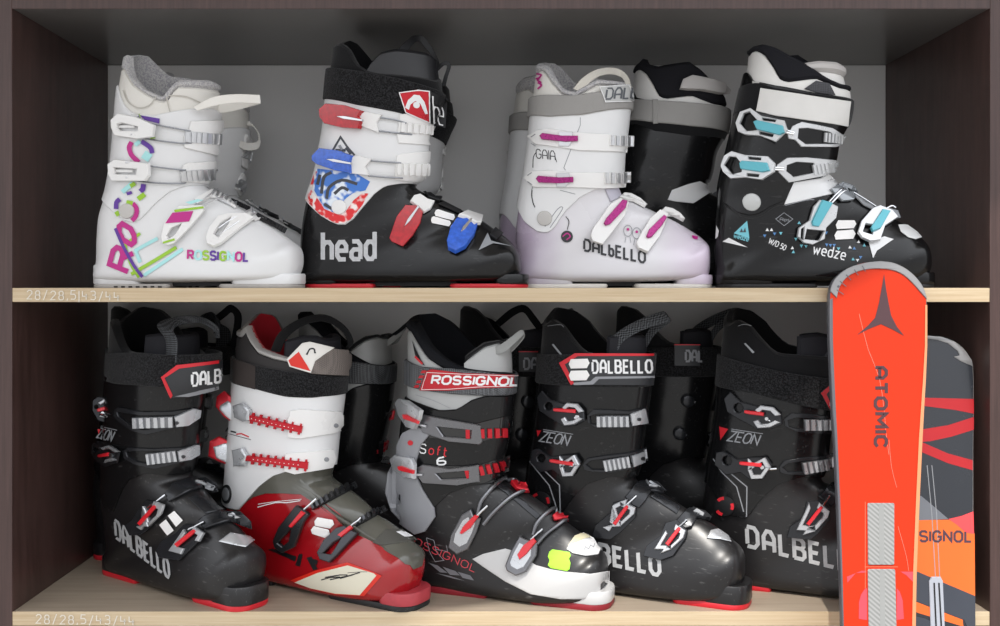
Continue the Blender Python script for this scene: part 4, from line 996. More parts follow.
def dal_zeon(bt, cf, p0, p1, tri, vl):
    P(cf, 'lettering', lambda b: (bt.text(b, 'ZEON', p0, p1, 9.5, 1.3, .0028, PRINTG, up=(4, -9.5), gap=.2), bt.line(b, [(p0[0]+4, p0[1]-11.5), (p1[0]+6, p1[1]-11)], .7, .0028, PRINTG), bt.pad(b, tri, .0026, .0028, REDP), [bt.line(b, v, 1.1, .0028, PRINTG) for v in vl]), 'grey printed letters and lines')
sh, cf, ln, st = dal_common(H)
HS = ['strap_label', 'price_sticker']
lb = pp(H, st, 'strap_label', q('H1',205,250,265,212,575,212,573,338,250,338), .0048, .0066, LABELK, 'charcoal strap end with white letters and a red edge')
def f(b):
    H.pad(b, q('H1',205,250,265,212,575,212,575,221,276,223,227,256,262,330,250,338), .0066, .0072, REDP); H.pad(b, q('H1',257,328,325,322,345,304,560,300,560,308,358,313,335,335,262,338), .0066, .0071, PRINTG)
    H.text(b, 'DALBELLO', q('H1',334,289)[0], q('H1',550,286)[0], 12, 2.0, .0074, PRINTW, gap=.4)
P(lb, 'lettering', f)
for pl in (q('H1',250,235,315,233,322,250,312,270,250,272,243,255), q('H1',250,281,312,279,322,298,310,318,250,320,243,300)): pp(H, H.root, 'price_sticker', pl, .0072, .0082, PAPER, 'white price sticker')
def f(b): H.band(b, [(q('H1',385,200)[0], q('H1',430,207)[0], -.04), (q('H1',415,140)[0], q('H1',450,168)[0], -.038), (q('H1',500,85)[0], q('H1',520,124)[0], -.03), (q('H1',602,46)[0], q('H1',630,86)[0], -.015), (q('H1',612,60)[0], q('H1',634,92)[0], -.005), (q('H1',560,110)[0], q('H1',575,140)[0], .005), (q('H1',530,160)[0], q('H1',545,190)[0], .008)], .0022, WEBB)
P(H.root, 'pull_loop', f)
P(ln, 'stitching', lambda b: (H.line(b, q('H1',150,104,200,98,215,108), .5, .0004, PRINTG, 3), H.pad(b, q('H1',168,178,174,174,208,216,202,220), .0, .0008, PRINTG)))
dal_buckle_top(H, q('H1',105,388,125,362,160,398,215,413,262,413,292,440,296,482,260,502,215,507,190,490,150,466,115,440), q('H1',205,430,225,410,265,415,290,445,288,475,255,496,215,501,200,475), q('H1',165,440,180,436,250,440,266,449,225,471,185,461), q('H1',265,466,282,472,299,478),
  q('H1',310,458,335,433,400,435,470,440,535,425,543,490,470,506,400,511,340,506,312,486), q('H1',322,462,350,452,520,452,522,488,350,494,325,490), q('H1',345,482,470,480), q('H1',472,450,525,430,534,488,478,497), q('H1',500,470)[0])
dal_buckle_top(H, q('H2',85,-20,110,-25,160,8,210,0,262,0,280,30,250,88,205,90,170,60,120,70,80,30), q('H2',195,5,255,2,274,40,245,85,207,87,195,50), q('H2',150,27,165,20,240,33,256,42,225,49,165,42), q('H2',245,40,262,42,281,43),
  q('H2',293,35,310,10,370,0,470,-12,545,-32,552,22,470,52,400,67,330,64,298,56), q('H2',306,35,325,20,520,-8,526,14,400,54,330,54), q('H2',372,40,470,22), q('H2',475,0,545,-25,549,14,482,42), q('H2',510,10)[0])
dal_buckle_low(H, q('H2',325,330,340,280,400,230,410,190,470,175,505,215,500,250,440,310,400,337), q('H2',370,290,410,200,440,185,470,175,500,210,495,235,440,285,395,306), q('H2',403,266,420,240,460,200,473,210,420,276,408,279), q('H2',468,196,485,182,502,168),
  q('H2',458,168,500,120,545,95,590,105,626,142,610,156,562,150,540,185,515,212,490,200), q('H2',535,112,560,100,602,126,582,141,550,136))
dal_buckle_low(H, q('H2',530,402,545,360,600,320,620,270,665,258,708,300,700,332,650,402,600,420), q('H2',575,375,620,300,660,275,700,300,690,330,640,376,600,391), q('H2',612,346,630,320,668,285,681,296,630,356,618,359), q('H2',672,292,688,276,702,262),
  q('H2',655,266,690,230,730,205,780,222,806,246,795,263,745,252,725,290,700,297), q('H2',725,226,745,211,776,231,770,246,745,246))
dal_zeon(H, cf, q('H1',122,562)[0], q('H1',230,578)[0], q('H1',112,520,130,520,116,545), [q('H2',84,25,160,120,195,230), q('H2',130,50,200,118,203,228)])
P(H.root, 'instep_strip', lambda b: H.pad(b, q('H2',560,165,580,150,680,205,665,235), .0, .0012, BASEK))
P(H.root, 'rivet', lambda b: H.pad(b, circ(q('H2',126,185)[0], 10, 20), .001, .004, BLACKM, dome=.001))
def f(b):
    c0 = q('H2',126,185)[0]
    for a0 in (-.6, 1.5, 3.6): H.line(b, [(c0[0]+8*math.cos(a0+i*.2), c0[1]+8*math.sin(a0+i*.2)) for i in range(5)], 2.6, .0046, REDP)
P(H.root, 'rivet_accent', f, 'red accents round the pivot')
pp(H, H.root, 'toe_emblem', q('H2',785,332,800,300,830,294,870,320,882,346,840,336), .0002, .0012, SILVB, 'silver emblem on the toe')
P(sh, 'lettering', lambda b: H.text(b, 'DALBELLO', q('H2',205,392)[0], q('H2',598,480)[0], 18, 3.8, .0004, SILP, up=(-1, -18), gap=.42), 'silver printed letters')

# ---- the boot behind the skis
I = Boot('ski_boot', (.381, .165, ZB), -21, profile=H.prof)
tag(I.root, 'black ski boot partly hidden behind the upright bright red ski', 'ski boot')
sh, cf, ln, st = dal_common(I, None, (I.curve(q('I1',150,340,300,372,450,412,600,440)), I.curve(q('I1',155,215,260,250,400,285,600,312))))
a1 = lambda *a: q('I1', [x for i in range(0, len(a), 2) for x in (a[i]*1.22+46, a[i+1]+8+(a[i]-165)*.05)])
a2 = lambda *a: q('I2', [x for i in range(0, len(a), 2) for x in (a[i]*1.15+45, a[i+1]+10)])
lb = pp(I, st, 'strap_label', q('I1',553,368,606,315,760,320,760,435,585,435), .0048, .0066, LABELK)
P(lb, 'lettering', lambda b: I.pad(b, q('I1',553,368,606,315,640,315,640,326,610,328,572,372,596,428,585,435), .0066, .0074, REDP))
for pl in (q('I1',590,338,640,334,640,372,588,372), q('I1',585,380,640,378,640,416,583,418)): pp(I, I.root, 'price_sticker', pl, .0072, .0082, PAPER, 'white price sticker')
P(I.root, 'pull_loop', lambda b: I.band(b, [(q('I1',520,285)[0], q('I1',560,290)[0], -.035), (q('I1',548,230)[0], q('I1',580,240)[0], -.03), (q('I1',575,190)[0], q('I1',600,205)[0], -.02), (q('I1',660,160)[0], q('I1',675,185)[0], 0)], .0022, WEBB))
P(ln, 'stitching', lambda b: (I.line(b, q('I1',232,104,255,97,285,102), .5, .0004, PRINTG, 3), I.pad(b, q('I1',256,174,262,171,298,208,291,213), .0, .0008, PRINTG)))
dal_buckle_top(I, a1(105,388,125,362,160,398,215,413,262,413,292,440,296,482,260,502,215,507,190,490,150,466,115,440), a1(205,430,225,410,265,415,290,445,288,475,255,496,215,501,200,475), a1(165,440,180,436,230,440,240,449,215,471,185,461), a1(245,462,265,466,285,468),
  a1(300,458,325,433,400,435,470,440,535,425,543,490,470,506,400,511,340,506,305,486), a1(315,462,340,450,520,452,522,488,350,494,318,488), a1(365,478,470,470), a1(472,450,525,430,534,488,478,497), a1(500,470)[0])
dal_buckle_top(I, a2(85,-20,110,-25,160,8,210,0,262,0,280,30,250,88,205,90,170,60,120,70,80,30), a2(195,5,255,2,274,40,245,85,207,87,195,50), a2(160,27,175,20,240,23,244,42,225,49,175,42), a2(245,40,270,40,295,38),
  a2(303,35,320,10,370,0,470,-12,545,-32,552,22,470,52,400,67,330,64,308,56), a2(316,35,335,20,520,-8,526,14,400,54,335,54), a2(382,40,480,20), a2(485,0,545,-25,549,14,488,42), a2(510,10)[0])
dal_buckle_low(I, q('I2',425,330,440,285,490,250,505,185,550,182,600,215,600,255,550,315,520,338), q('I2',465,300,505,215,515,190,555,190,598,225,590,250,540,305,490,320), q('I2',506,275,520,250,560,205,572,212,525,272,514,284), q('I2',565,205,578,185,590,168),
  q('I2',548,165,600,120,660,95,700,110,720,150,640,180,600,205), q('I2',640,115,670,105,700,130,660,145))
dal_buckle_low(I, a2(530,402,545,360,600,320,620,270,665,258,708,300,700,332,650,402,600,420), a2(575,375,620,300,660,275,700,300,690,330,640,376,600,391), a2(612,346,630,320,668,285,681,296,630,356,618,359), a2(672,292,688,276,702,262),
  a2(655,266,690,230,730,205,780,222,806,246,795,263,745,252,725,290,700,297), a2(725,226,745,211,776,231,770,246,745,246))
dal_zeon(I, cf, q('I1',192,560)[0], q('I1',308,576)[0], q('I1',162,505,196,514,166,558), [q('I2',138,15,168,65,228,125,255,225), q('I2',200,68,268,125,266,245)])
P(I.root, 'rivet', lambda b: I.pad(b, circ(q('I2',180,203)[0], 10, 20), .001, .004, BLACKM, dome=.001))
def f(b):
    c0 = q('I2',180,203)[0]
    for a0 in (-.4, 1.8, 3.9): I.line(b, [(c0[0]+8*math.cos(a0+i*.2), c0[1]+8*math.sin(a0+i*.2)) for i in range(5)], 3, .0046, REDP)
P(I.root, 'rivet_accent', f, 'red accents round the pivot')
P(sh, 'lettering', lambda b: I.text(b, 'DALBELLO', q('I2',270,362)[0], q('I2',735,478)[0], 20, 3.9, .0004, SILP, up=(-1, -19.5), gap=.42), 'silver printed letters')

# ---- the boot at the shaded end of the shelf, turned towards the viewer
EP = H.prof.copy(); EP[:11, 4] *= 1.10
E = Boot('ski_boot', (-.628, .228, ZB), -36, profile=EP)
EP2 = EP.copy(); EP2[:4, 2] += .034; EP2[4, 2] += .012
ES = Boot('strap_form', (-.628, .228, ZB), -36, profile=EP2); bpy.data.objects.remove(ES.root)
tag(E.root, 'scuffed black ski boot with silver ladders and two stickers beside the dark cabinet side', 'ski boot')
sh, cf, ln, st = dal_common(E, ES)
lb = pp(ES, st, 'strap_label', q('E1',332,305,390,260,556,238,552,345,430,376,365,385), .0048, .0066, LABELK, 'charcoal strap end with white letters and a red edge', grid=2.5)
def f(b):
    ES.pad(b, q('E1',332,305,390,258,556,238,556,250,400,271,346,308,374,372,365,385), .0066, .0074, REDP); ES.pad(b, q('E1',380,376,470,352,548,335,550,347,430,376), .0066, .0071, PRINTG)
    ES.text(b, 'DALBE', q('E1',444,335)[0], q('E1',566,318)[0], 12, 2.0, .0080, PRINTW, up=(0, -11.5), gap=.36)
P(lb, 'lettering', f)
def f(b): E.band(b, [(q('E1',343,246)[0], q('E1',385,250)[0], -.045), (q('E1',342,160)[0], q('E1',388,160)[0], -.045), (q('E1',308,98)[0], q('E1',372,122)[0], -.04), (q('E1',385,66)[0], q('E1',400,100)[0], -.02), (q('E1',480,66)[0], q('E1',480,92)[0], 0.01), (q('E1',548,105)[0], q('E1',536,125)[0], .03), (q('E1',556,150)[0], q('E1',540,150)[0], .035)], .0022, WEBB)
P(E.root, 'pull_loop', f)
dal_buckle_top(E, q('E1',50,400,70,385,110,390,135,420,130,450,100,490,70,480,48,440), q('E1',70,410,95,395,125,408,130,440,100,470,75,465), q('E1',58,428,90,424,108,440,80,452), q('E1',90,452,110,456,130,462),
  q('E1',145,440,165,425,260,445,370,440,460,425,475,450,465,470,380,505,270,535,215,520,150,470), q('E1',160,445,250,458,380,455,440,445,440,470,380,492,265,515,220,505,165,462), q('E1',218,488,370,482), q('E1',372,462,440,428,468,436,464,466,420,498,378,502), q('E1',380,484)[0])
dal_buckle_top(E, q('E1',45,575,68,560,110,575,150,605,140,650,100,665,60,645,40,610), q('E1',75,590,110,580,150,605,135,640,90,650), q('E1',62,612,100,610,115,622,75,632), q('E1',115,620,135,622,150,626),
  q('E1',180,600,200,585,300,590,400,585,470,570,482,600,470,615,400,645,300,670,230,655,185,630), q('E1',195,605,230,600,400,600,450,595,450,612,390,632,300,652,240,642,200,622), q('E1',270,632,380,618), q('E1',382,600,450,574,474,584,472,608,430,634,388,640), q('E1',400,620)[0])
dal_buckle_low(E, q('E2',175,262,205,240,240,185,262,158,305,168,338,188,312,235,262,285,235,300,195,302), q('E2',222,268,250,185,290,165,330,180,320,215,270,266,240,280), q('E2',228,252,240,226,285,182,301,190,246,246,232,263), q('E2',285,186,320,165,352,143),
  q('E2',343,134,370,100,430,78,500,68,545,95,552,126,530,132,495,112,440,128,392,152,360,168), q('E2',455,97,500,84,540,104,530,126,490,112))
dal_buckle_low(E, q('E2',300,362,320,326,380,290,410,258,450,258,492,284,472,322,422,372,390,402,310,388), q('E2',350,362,410,275,450,265,490,290,470,325,400,376), q('E2',375,337,400,300,445,275,456,288,395,332,380,344), q('E2',448,282,475,268,507,253),
  q('E2',475,242,500,222,580,203,640,204,682,245,686,277,660,268,600,247,540,264,500,278), q('E2',585,216,610,207,640,230,600,240))
for pl in (q('E2',352,222,378,203,412,240,385,265), q('E2',318,258,345,236,376,280,350,300)): pp(E, E.root, 'price_sticker', pl, .0006, .0014, PAPER, 'white price sticker')
P(E.root, 'instep_strip', lambda b: E.pad(b, q('E2',430,150,470,140,580,195,500,215), .0, .0012, BASEK))
dal_zeon(E, cf, q('E1',66,548)[0], q('E1',130,562)[0], q('E1',70,515,82,515,74,535), [])
pp(E, E.root, 'toe_emblem', q('E2',553,325,600,290,680,304,698,318,660,348,600,336), .0002, .0012, SILVB, 'silver emblem on the toe')
P(sh, 'lettering', lambda b: E.text(b, 'DALBELLO', q('E2',145,310)[0], q('E2',358,472)[0], 19, 2.5, .0004, SILP, up=(-1.5, -18), gap=.42), 'silver printed letters')

# ================================================================== red and white boot (bottom shelf)
REDSH = M('clear_red_shell', '9a0f18', .2, var=.15, vscale=14, coat=.6); OLIVE = M('smoky_grey_shell', '55544c', .24, coat=.4, var=.08); CREAM = M('cream_inlay', 'd8d2be', .4); REDHOT = M('bright_red_edge_print', 'd42a1c', .35)
FP = H.prof.copy(); FP[:, 0] *= 1.05; FP[:, 2] *= 1.05; FP[:10, 0] -= .012; FP[:11, 4] *= 1.13; FP[:3, 3] -= .012; FP[:3, 1] -= .01
F_ = Boot('ski_boot', (-.410, .214, ZB), -31, profile=FP)
tag(F_.root, 'red and white ski boot with red saw-toothed ladders and smoky grey toe', 'ski boot')
sh = P(F_.root, 'shell', lambda b: F_.body(b, REDSH, 30, -.001))
P(sh, 'top_panel', lambda b: F_.panel(b, OLIVE, F_.curve(q('F2',150,225,200,172,260,154,330,153,420,158,450,185,490,215,545,268,562,298,630,312,690,370,780,402,840,438,890,440)), 46, -.002, .0003, nt=40, c=.0004), 'smoky grey upper side of the shell')
P(sh, 'inlay', lambda b: (F_.pad(b, q('F2',360,500,462,460,588,428,700,470,725,482,655,562,540,556,440,532), .0, .0003, REDHOT), F_.pad(b, q('F2',378,508,470,470,590,440,695,472,704,481,638,558,540,552,440,530), .0004, .0008, CREAM)), 'cream inlay with red edge')
def f(b):
    for i, pl in enumerate(((485,498,520,488,560,486), (500,488,560,478,590,478), (520,497,600,480,640,468), (560,492,610,478,625,472), (590,470,640,466,668,466))): F_.line(b, q('F2',*pl), 1.1 if i < 4 else .5, .0011, PRINTK)
    F_.line(b, q('F2',230,208,300,190,345,190,400,182), .9, .0003, PRINTW, 2); F_.line(b, q('F2',232,196,300,186,405,176), .6, .0003, PRINTW, 2)
    for pl in ((270,375,380,425,385,405,300,375), (380,440,395,395,410,395,400,445), (425,410,445,405,470,455,452,460), (440,410,470,420,466,440)): F_.pad(b, q('F2',*pl), .0002, .0004, BLACKM)
P(sh, 'print', f, 'black and white printed lines')
P(F_.root, 'toe_cover', lambda b: F_.pad(b, q('F2',690,350,738,300,810,296,870,338,800,350,722,362), .0, .0022, M('smoky_grey_cover', '4c4b46', .3)))
pp(F_, F_.root, 'toe_emblem', q('F2',782,310,812,302,850,322,815,330), .002, .003, PRINTW)
cf = P(F_.root, 'cuff', lambda b: F_.panel(b, WHITE, F_.curve(q('F2',72,180,100,205,155,220,190,180,230,132,290,84,350,64,440,62,520,42)), F_.curve(q('F1',118,318,200,345,300,365,400,375,570,355)), -.001, .0024, t0=8, nt=24))
def f(b):
    F_.text(b, 'edge', q('F1',104,530)[0], q('F1',150,540)[0], 5, 1.2, .0028, PRINTK, gap=.25); F_.text(b, 'raptor', q('F1',150,545)[0], q('F1',202,552)[0], 4, .9, .0028, REDP, gap=.25); F_.line(b, q('F1',100,545,115,530,205,555), .6, .0028, REDP)
P(cf, 'lettering', f) if False else P(cf, 'print', lambda b: (F_.line(b, q('F1',102,525,112,510,118,520,150,528), 1.5, .0028, PRINTK), F_.line(b, q('F1',150,535,170,532,200,545), 1.3, .0028, REDP), F_.line(b, q('F1',100,548,118,532,208,556), .6, .0028, PRINTK)))
P(F_.root, 'rivet', lambda b: (F_.pad(b, circ(q('F2',112,155)[0], 9.5, 24, .5), .001, .0046, BLACKM), F_.pad(b, circ(q('F2',113,155)[0], 6.5, 24, .5), .0046, .0056, RUBG)))
rim = F_.curve(q('F1',165,120,178,92,195,140,230,190,290,215,340,228,560,235), q('F1',178,60,230,52,300,60,330,100,350,150,400,170,560,235))
rim2 = F_.curve(q('F1',165,150,178,125,195,168,230,215,290,238,340,248,560,255), q('F1',178,85,230,75,300,85,330,125,350,170,400,190,560,255))
ln = P(F_.root, 'liner', lambda b: F_.panel(b, M('charcoal_liner', '3a3838', .7, bump=.15), 45, rim2, -.008, -.001, nt=10, c=.002))
P(ln, 'red_lining', lambda b: F_.panel(b, M('red_padded_lining', 'a81c28', .8, bump=.15, sheen=.2), 44, rim, -.016, -.008, 60, 300, nh=48, nt=10, c=.003), 'red padded lining')
P(ln, 'rim_piping', lambda b: F_.panel(b, M('light_grey_piping', 'a8a6a3', .6), rim2, rim, -.013, .0, 30, 330, nh=60, nt=5, c=.004), 'light grey rim')
P(ln, 'tongue', lambda b: F_.panel(b, M('dark_grey_tongue', '26262a', .7, bump=.1), 45, F_.curve(q('F1',285,195,325,158,400,140,470,140,575,150)), -.022, -.010, -75, 75, nh=40, nt=12, c=.005))
P(F_.root, 'pull_loop', lambda b: F_.band(b, [(q('F1',280,205)[0], q('F1',320,208)[0], -.045), (q('F1',318,128)[0], q('F1',350,148)[0], -.045), (q('F1',405,72)[0], q('F1',418,100)[0], -.035), (q('F1',500,58)[0], q('F1',496,86)[0], -.01), (q('F1',580,105)[0], q('F1',562,122)[0], .015), (q('F1',612,165)[0], q('F1',590,170)[0], .03), (q('F1',596,192)[0], q('F1',580,188)[0], .035)], .0022, BLACKT))
st = P(F_.root, 'power_strap', lambda b: F_.panel(b, VELCRO, F_.curve(q('F1',118,322,230,355,350,385,450,388,575,370)), F_.curve(q('F1',118,225,230,262,350,284,480,297,575,298)), .001, .005, t0=3))
pp(F_, st, 'smooth_end', q('F1',120,226,230,262,230,356,120,322), .0051, .0056, M('brown_grey_webbing', '3c3634', .8, bump=.2, bscale=900), grid=4)
pp(F_, st, 'woven_band', q('F1',440,185,592,202,588,300,450,292,400,275), .005, .0072, M('warm_grey_woven', '7a726d', .85, kind='carbon', col2='655e5a', bump=.2), 'warm grey woven strap end')
lb = pp(F_, st, 'strap_label', q('F1',354,236,412,172,440,166,527,190,460,240,442,288,365,264), .0068, .0085, M('white_label', 'dddad4', .5), 'white label with a red corner')
P(lb, 'emblem', lambda b: (F_.pad(b, q('F1',362,240,400,206,442,280,370,260), .0085, .0089, REDHOT), F_.line(b, q('F1',428,218,440,196,455,196,458,212), 1.5, .0090, PRINTK, 3)))
def bkF(rd, sv, brk, core, n, wid, plate, screw):
    bk = pp(F_, F_.root, 'buckle', plate, .0024, .0066, WHITE2)
    pp(F_, bk, 'screw', circ(screw, 2.2, 14), .0064, .0075, RUBG)
    P(bk, 'lever', lambda b: (F_.pad(b, rd, .001, .010, REDM, rigid=True, rnd=1.3, dome=.003, grid=3), F_.pad(b, sv, .008, .0145, SILVB, rigid=True, ref=rd, rnd=1.2, dome=.002, grid=3)))
    pp(F_, bk, 'bracket', brk, .0035, .0115, SILVB, rnd=1.0)
    a, c = np.array(core[0]), np.array(core[1]); d = c-a; L = np.linalg.norm(d); v = np.array((-d[1], d[0]))/L
    def f(b):
        F_.pad(b, [tuple(p) for p in (a-v*2.6, c-v*3.2, c+v*3.2, a+v*2.6)], .005, .0105, REDM)
        for i in range(n):
            p = a+d*((i+1.0)/(n+.3)); F_.pad(b, [tuple(z) for z in (p-v*wid-d/L*.9, p-v*wid+d/L*.9, p+v*wid+d/L*1.1, p+v*wid-d/L*1.1)], .0055, .0095, REDM, rnd=.25)
        for i in range(11): F_.pad(b, circ(tuple(a+d*(.15+.07*i)), .5, 8), .0105, .0108, PRINTW)
    P(bk, 'ladder', f, 'red saw-toothed ladder')
bkF(q('F1',62,425,66,385,95,362,122,385,128,420,160,430,160,490,130,490,95,465), q('F1',80,420,110,402,155,432,150,488,130,488,100,460,76,436), q('F1',152,420,185,408,214,436,216,476,190,482,158,466), (q('F1',192,462)[0], q('F1',410,512)[0]), 7, 5.5, q('F1',355,472,365,440,400,433,552,442,566,470,560,522,400,550,355,545), q('F1',530,497)[0])
bkF(q('F2',32,5,38,-55,75,-75,110,-58,150,-25,150,30,118,45,62,20), q('F2',52,-32,100,-48,150,-20,150,28,122,38,64,12), q('F2',148,-22,185,-32,204,0,194,38,155,40), (q('F2',196,8)[0], q('F2',430,36)[0]), 8, 5.5, q('F2',345,-8,520,-25,534,10,520,46,380,72,340,60), q('F2',495,14)[0])
def bkF2(outer, hole, red, hook, lad, n):
    bk = P(F_.root, 'buckle', lambda b: F_.pad(b, [outer, hole], .002, .009, DARKMET, rigid=True, rnd=.7))
    pp(F_, bk, 'lever', red, .008, .0125, REDL, rigid=True, ref=outer)
    wires(F_, bk, [hook], .0020, .0085, CHROME, 'hook')
    P(bk, 'ladder', lambda b: teeth(F_, b, lad[0], lad[1], 6.5, n, .004, .0085, DARKMET, base=BLACKM), 'dark ratchet strap')
bkF2(q('F2',288,345,310,290,350,240,380,203,402,215,432,240,410,270,372,370,325,392,295,372), q('F2',308,352,345,312,362,292,352,345,326,368), q('F2',350,285,400,224,416,235,362,292), q('F2',408,232,440,205,472,178), q('F2',448,208,626,115), 10)
bkF2(q('F2',464,388,490,340,540,290,575,280,600,298,626,310,540,402,512,428,475,416), q('F2',488,392,530,347,562,330,522,396), q('F2',545,318,595,280,606,290,560,327), q('F2',596,294,620,275,646,252), q('F2',618,276,742,210), 8)
for pl in (q('F2',458,264,470,248,530,258,536,275,520,292,460,281), q('F2',444,296,455,282,515,297,519,315,500,330,448,312)): pp(F_, F_.root, 'price_sticker', pl, .001, .002, PAPER, 'white price sticker')
soles(F_, F_.prof[11, 0]-.010, F_.prof[:, 2].max()+.010, .027, .03, .040, M('scuffed_red_toe_lug', 'a83840', .5, var=.2, vscale=90), SOLEK, toe_len=.06, ts=.16, hs=.11, heel_len=.05, bt_=.009)

# ================================================================== black boot with a white toe (bottom shelf)
SPOIL = M('mid_grey_spoiler', '8b8c90', .36, var=.05); TOEW = M('pearl_white_toe', 'c2c1c0', .25, coat=.4); CARB = M('carbon_weave_strap', '2a2b2d', .5, kind='carbon', col2='606265')
REDLBL = M('metallic_red_label', 'b8202a', .3, metal=.3); GUN = M('gunmetal_frame', '77777a', .28, metal=.8); LINS = M('silver_liner_shell', 'a7a8a7', .4, metal=.15)
G = Boot('ski_boot', (-.108, .143, ZB), -20, [
 ('G1',128,0,525,90,54,'s'),('G1',132,110,548,150,57,'s'),('G1',132,250,558,290,59,'s'),('G1',130,380,552,380,59,'s'),('G1',114,480,543,480,58,'s'),('G1',102,580,528,570,56,'s'),
 ('G2',95,60,504,60,54,'s'),('G2',104,150,508,102,50,'s'),('G2',112,240,560,122,47,'h'),('G2',124,330,630,166,45,'h'),('G2',138,420,700,216,44,'h'),
 ('G2',158,494,750,256,42,'f'),('G2',270,515,790,286,43,'f'),('G2',400,538,825,313,46,'f'),('G2',530,556,858,341,49,'f'),('G2',650,570,886,371,50,'f'),
 ('G2',760,575,908,395,47,'t'),('G2',840,575,919,415,40,'t'),('G2',890,565,924,445,29,'t'),('G2',910,550,925,480,16,'t')])
tag(G.root, 'black ski boot with white toe, red ladders and a lime green sticker', 'ski boot')
sh = P(G.root, 'shell', lambda b: G.body(b, GRAPH, 30, -.001))
pp(G, sh, 'white_toe', q('G2',388,415,430,395,520,373,560,385,640,438,700,455,760,465,860,474,935,462,935,560,860,575,740,575,620,555,520,505,430,445), -.0006, .0006, TOEW, 'pearl white lower toe', grid=4)
up = G.curve(q('G1',128,388,180,412,260,440,330,435,390,396,450,380,548,376))
cf = P(G.root, 'cuff', lambda b: G.panel(b, BLACKP, G.curve(q('G2',100,170,130,220,170,250,215,235,240,205,300,152,380,122,508,98)), up, -.001, .0024, t0=8, nt=24))
P(G.root, 'spoiler', lambda b: (G.pad(b, q('G1',120,530,175,500,228,530,190,575,170,640,172,700,195,755,240,828,244,862,205,920,165,932,108,890,62,840,40,770,50,690,66,660,90,600), .0022, .0062, SPOIL, grid=4), G.pad(b, q('G2',88,165,108,170,136,240,120,250), .0062, .0068, RUBG)), 'grey plastic spoiler down the back')
rim = G.curve(q('G1',138,82,160,108,215,188,280,240,330,265,380,275,545,285), q('G1',160,58,240,52,310,85,370,140,420,190,545,285))
rim2 = G.curve(q('G1',138,125,160,165,205,232,270,275,330,295,380,300,545,310), q('G1',160,100,240,92,310,125,370,180,420,230,545,310))
ln = P(G.root, 'liner', lambda b: G.panel(b, LINS, 45, rim2, -.008, -.001, nt=10, c=.002))
P(ln, 'collar_padding', lambda b: (G.panel(b, M('navy_black_collar', '141519', .85, bump=.3, bscale=700), 44, rim, -.017, -.008, nt=10, c=.003), G.panel(b, M('navy_black_collar', '141519'), rim2, rim, -.015, .0005, nt=6, c=.005)), 'black padded collar')
ton = G.curve(q('G1',325,262,360,220,400,192,440,168,500,158,545,165))
ton2 = G.curve(q('G1',325,285,360,245,400,215,440,188,500,172,545,178))
P(ln, 'tongue', lambda b: (G.panel(b, LINS, 45, ton2, -.012, -.004, -75, 75, nh=40, nt=10, c=.002), G.panel(b, BLACKT, ton2, ton, -.013, -.002, -74, 74, nh=40, nt=4, c=.004)), 'silver tongue')
def f(b):
    G.pad(b, q('G1',148,160,165,200,185,240,200,262,185,255,160,220), -.0005, .0003, BLACKM); G.line(b, q('G1',160,225,190,255), 2, .0006, REDP)
    G.line(b, q('G1',160,378,230,400,300,432), .6, -.0004, RUBG, 3)
P(ln, 'print', f)
P(G.root, 'pull_loop', lambda b: G.band(b, [(q('G1',425,198)[0], q('G1',438,218)[0], -.03), (q('G1',495,180)[0], q('G1',510,212)[0], -.03), (q('G1',545,145)[0], q('G1',560,170)[0], -.02), (q('G1',582,118)[0], q('G1',594,138)[0], -.012), (q('G1',590,135)[0], q('G1',588,160)[0], -.006), (q('G1',540,180)[0], q('G1',545,208)[0], .004), (q('G1',515,195)[0], q('G1',520,220)[0], .004)], .0022, M('grey_webbing_loop', '8f908e', .7, bump=.2, bscale=900)))
st = P(G.root, 'power_strap', lambda b: G.panel(b, CARB, G.curve(q('G1',132,340,200,360,300,373,420,380,560,370)), G.curve(q('G1',132,240,190,266,300,272,420,284,560,290)), .001, .005, t0=3))
lb = pp(G, st, 'strap_label', q('G1',212,283,232,275,345,290,420,293,562,298,562,346,420,350,300,360,186,360), .0048, .0064, REDLBL, 'metallic red strap label with white letters')
def f(b):
    G.text(b, 'ROSSIGNOL', q('G1',234,332)[0], q('G1',550,338)[0], 8, 2.0, .0068, PRINTW, up=(1.5, -7.5), gap=.26)
    G.line(b, q('G1',196,356,216,288,340,294,556,302), .5, .0067, PRINTW); G.line(b, q('G1',196,356,300,354,420,344,556,341), .5, .0067, PRINTW)
    for y in (286, 306, 326, 344): G.pad(b, q('G1',196-(y-286)*.45,y-6,212-(y-286)*.45,y-6,208-(y-286)*.45,y+5,190-(y-286)*.45,y+5), .0052, .0054, REDLBL)
P(lb, 'lettering', f)
def bkG(band, frame, hole, lad, lev, red, hook):
    bk = pp(G, G.root, 'buckle', band, .0022, .0045, M('glossy_black_band', '161617', .12, coat=.5))
    P(bk, 'strap_frame', lambda b: G.pad(b, [frame, hole], .004, .0085, GUN, rnd=.7))
    P(bk, 'ladder', lambda b: teeth(G, b, lad[0], lad[1], 10, 6, .004, .0082, REDM, base=REDM), 'red ladder')
    pp(G, bk, 'lever', lev, .004, .011, SILVB, rigid=True, rnd=.9)
    pp(G, bk, 'lever_grip', red, .010, .0145, REDL, rigid=True, ref=lev)
    wires(G, bk, [hook], .0022, .0105, STEEL, 'hook')
bkG(q('G1',215,470,400,490,550,452,548,525,430,562,220,550), q('G1',180,470,200,455,260,466,420,495,426,560,415,572,300,562,200,526), q('G1',255,503,385,516,382,548,280,540), q('G1',358,531,520,526), q('G1',75,410,90,393,122,400,178,440,172,472,150,516,120,506,90,462), q('G1',106,456,120,456,168,482,166,494,110,474), q('G1',165,490,190,494,218,500))
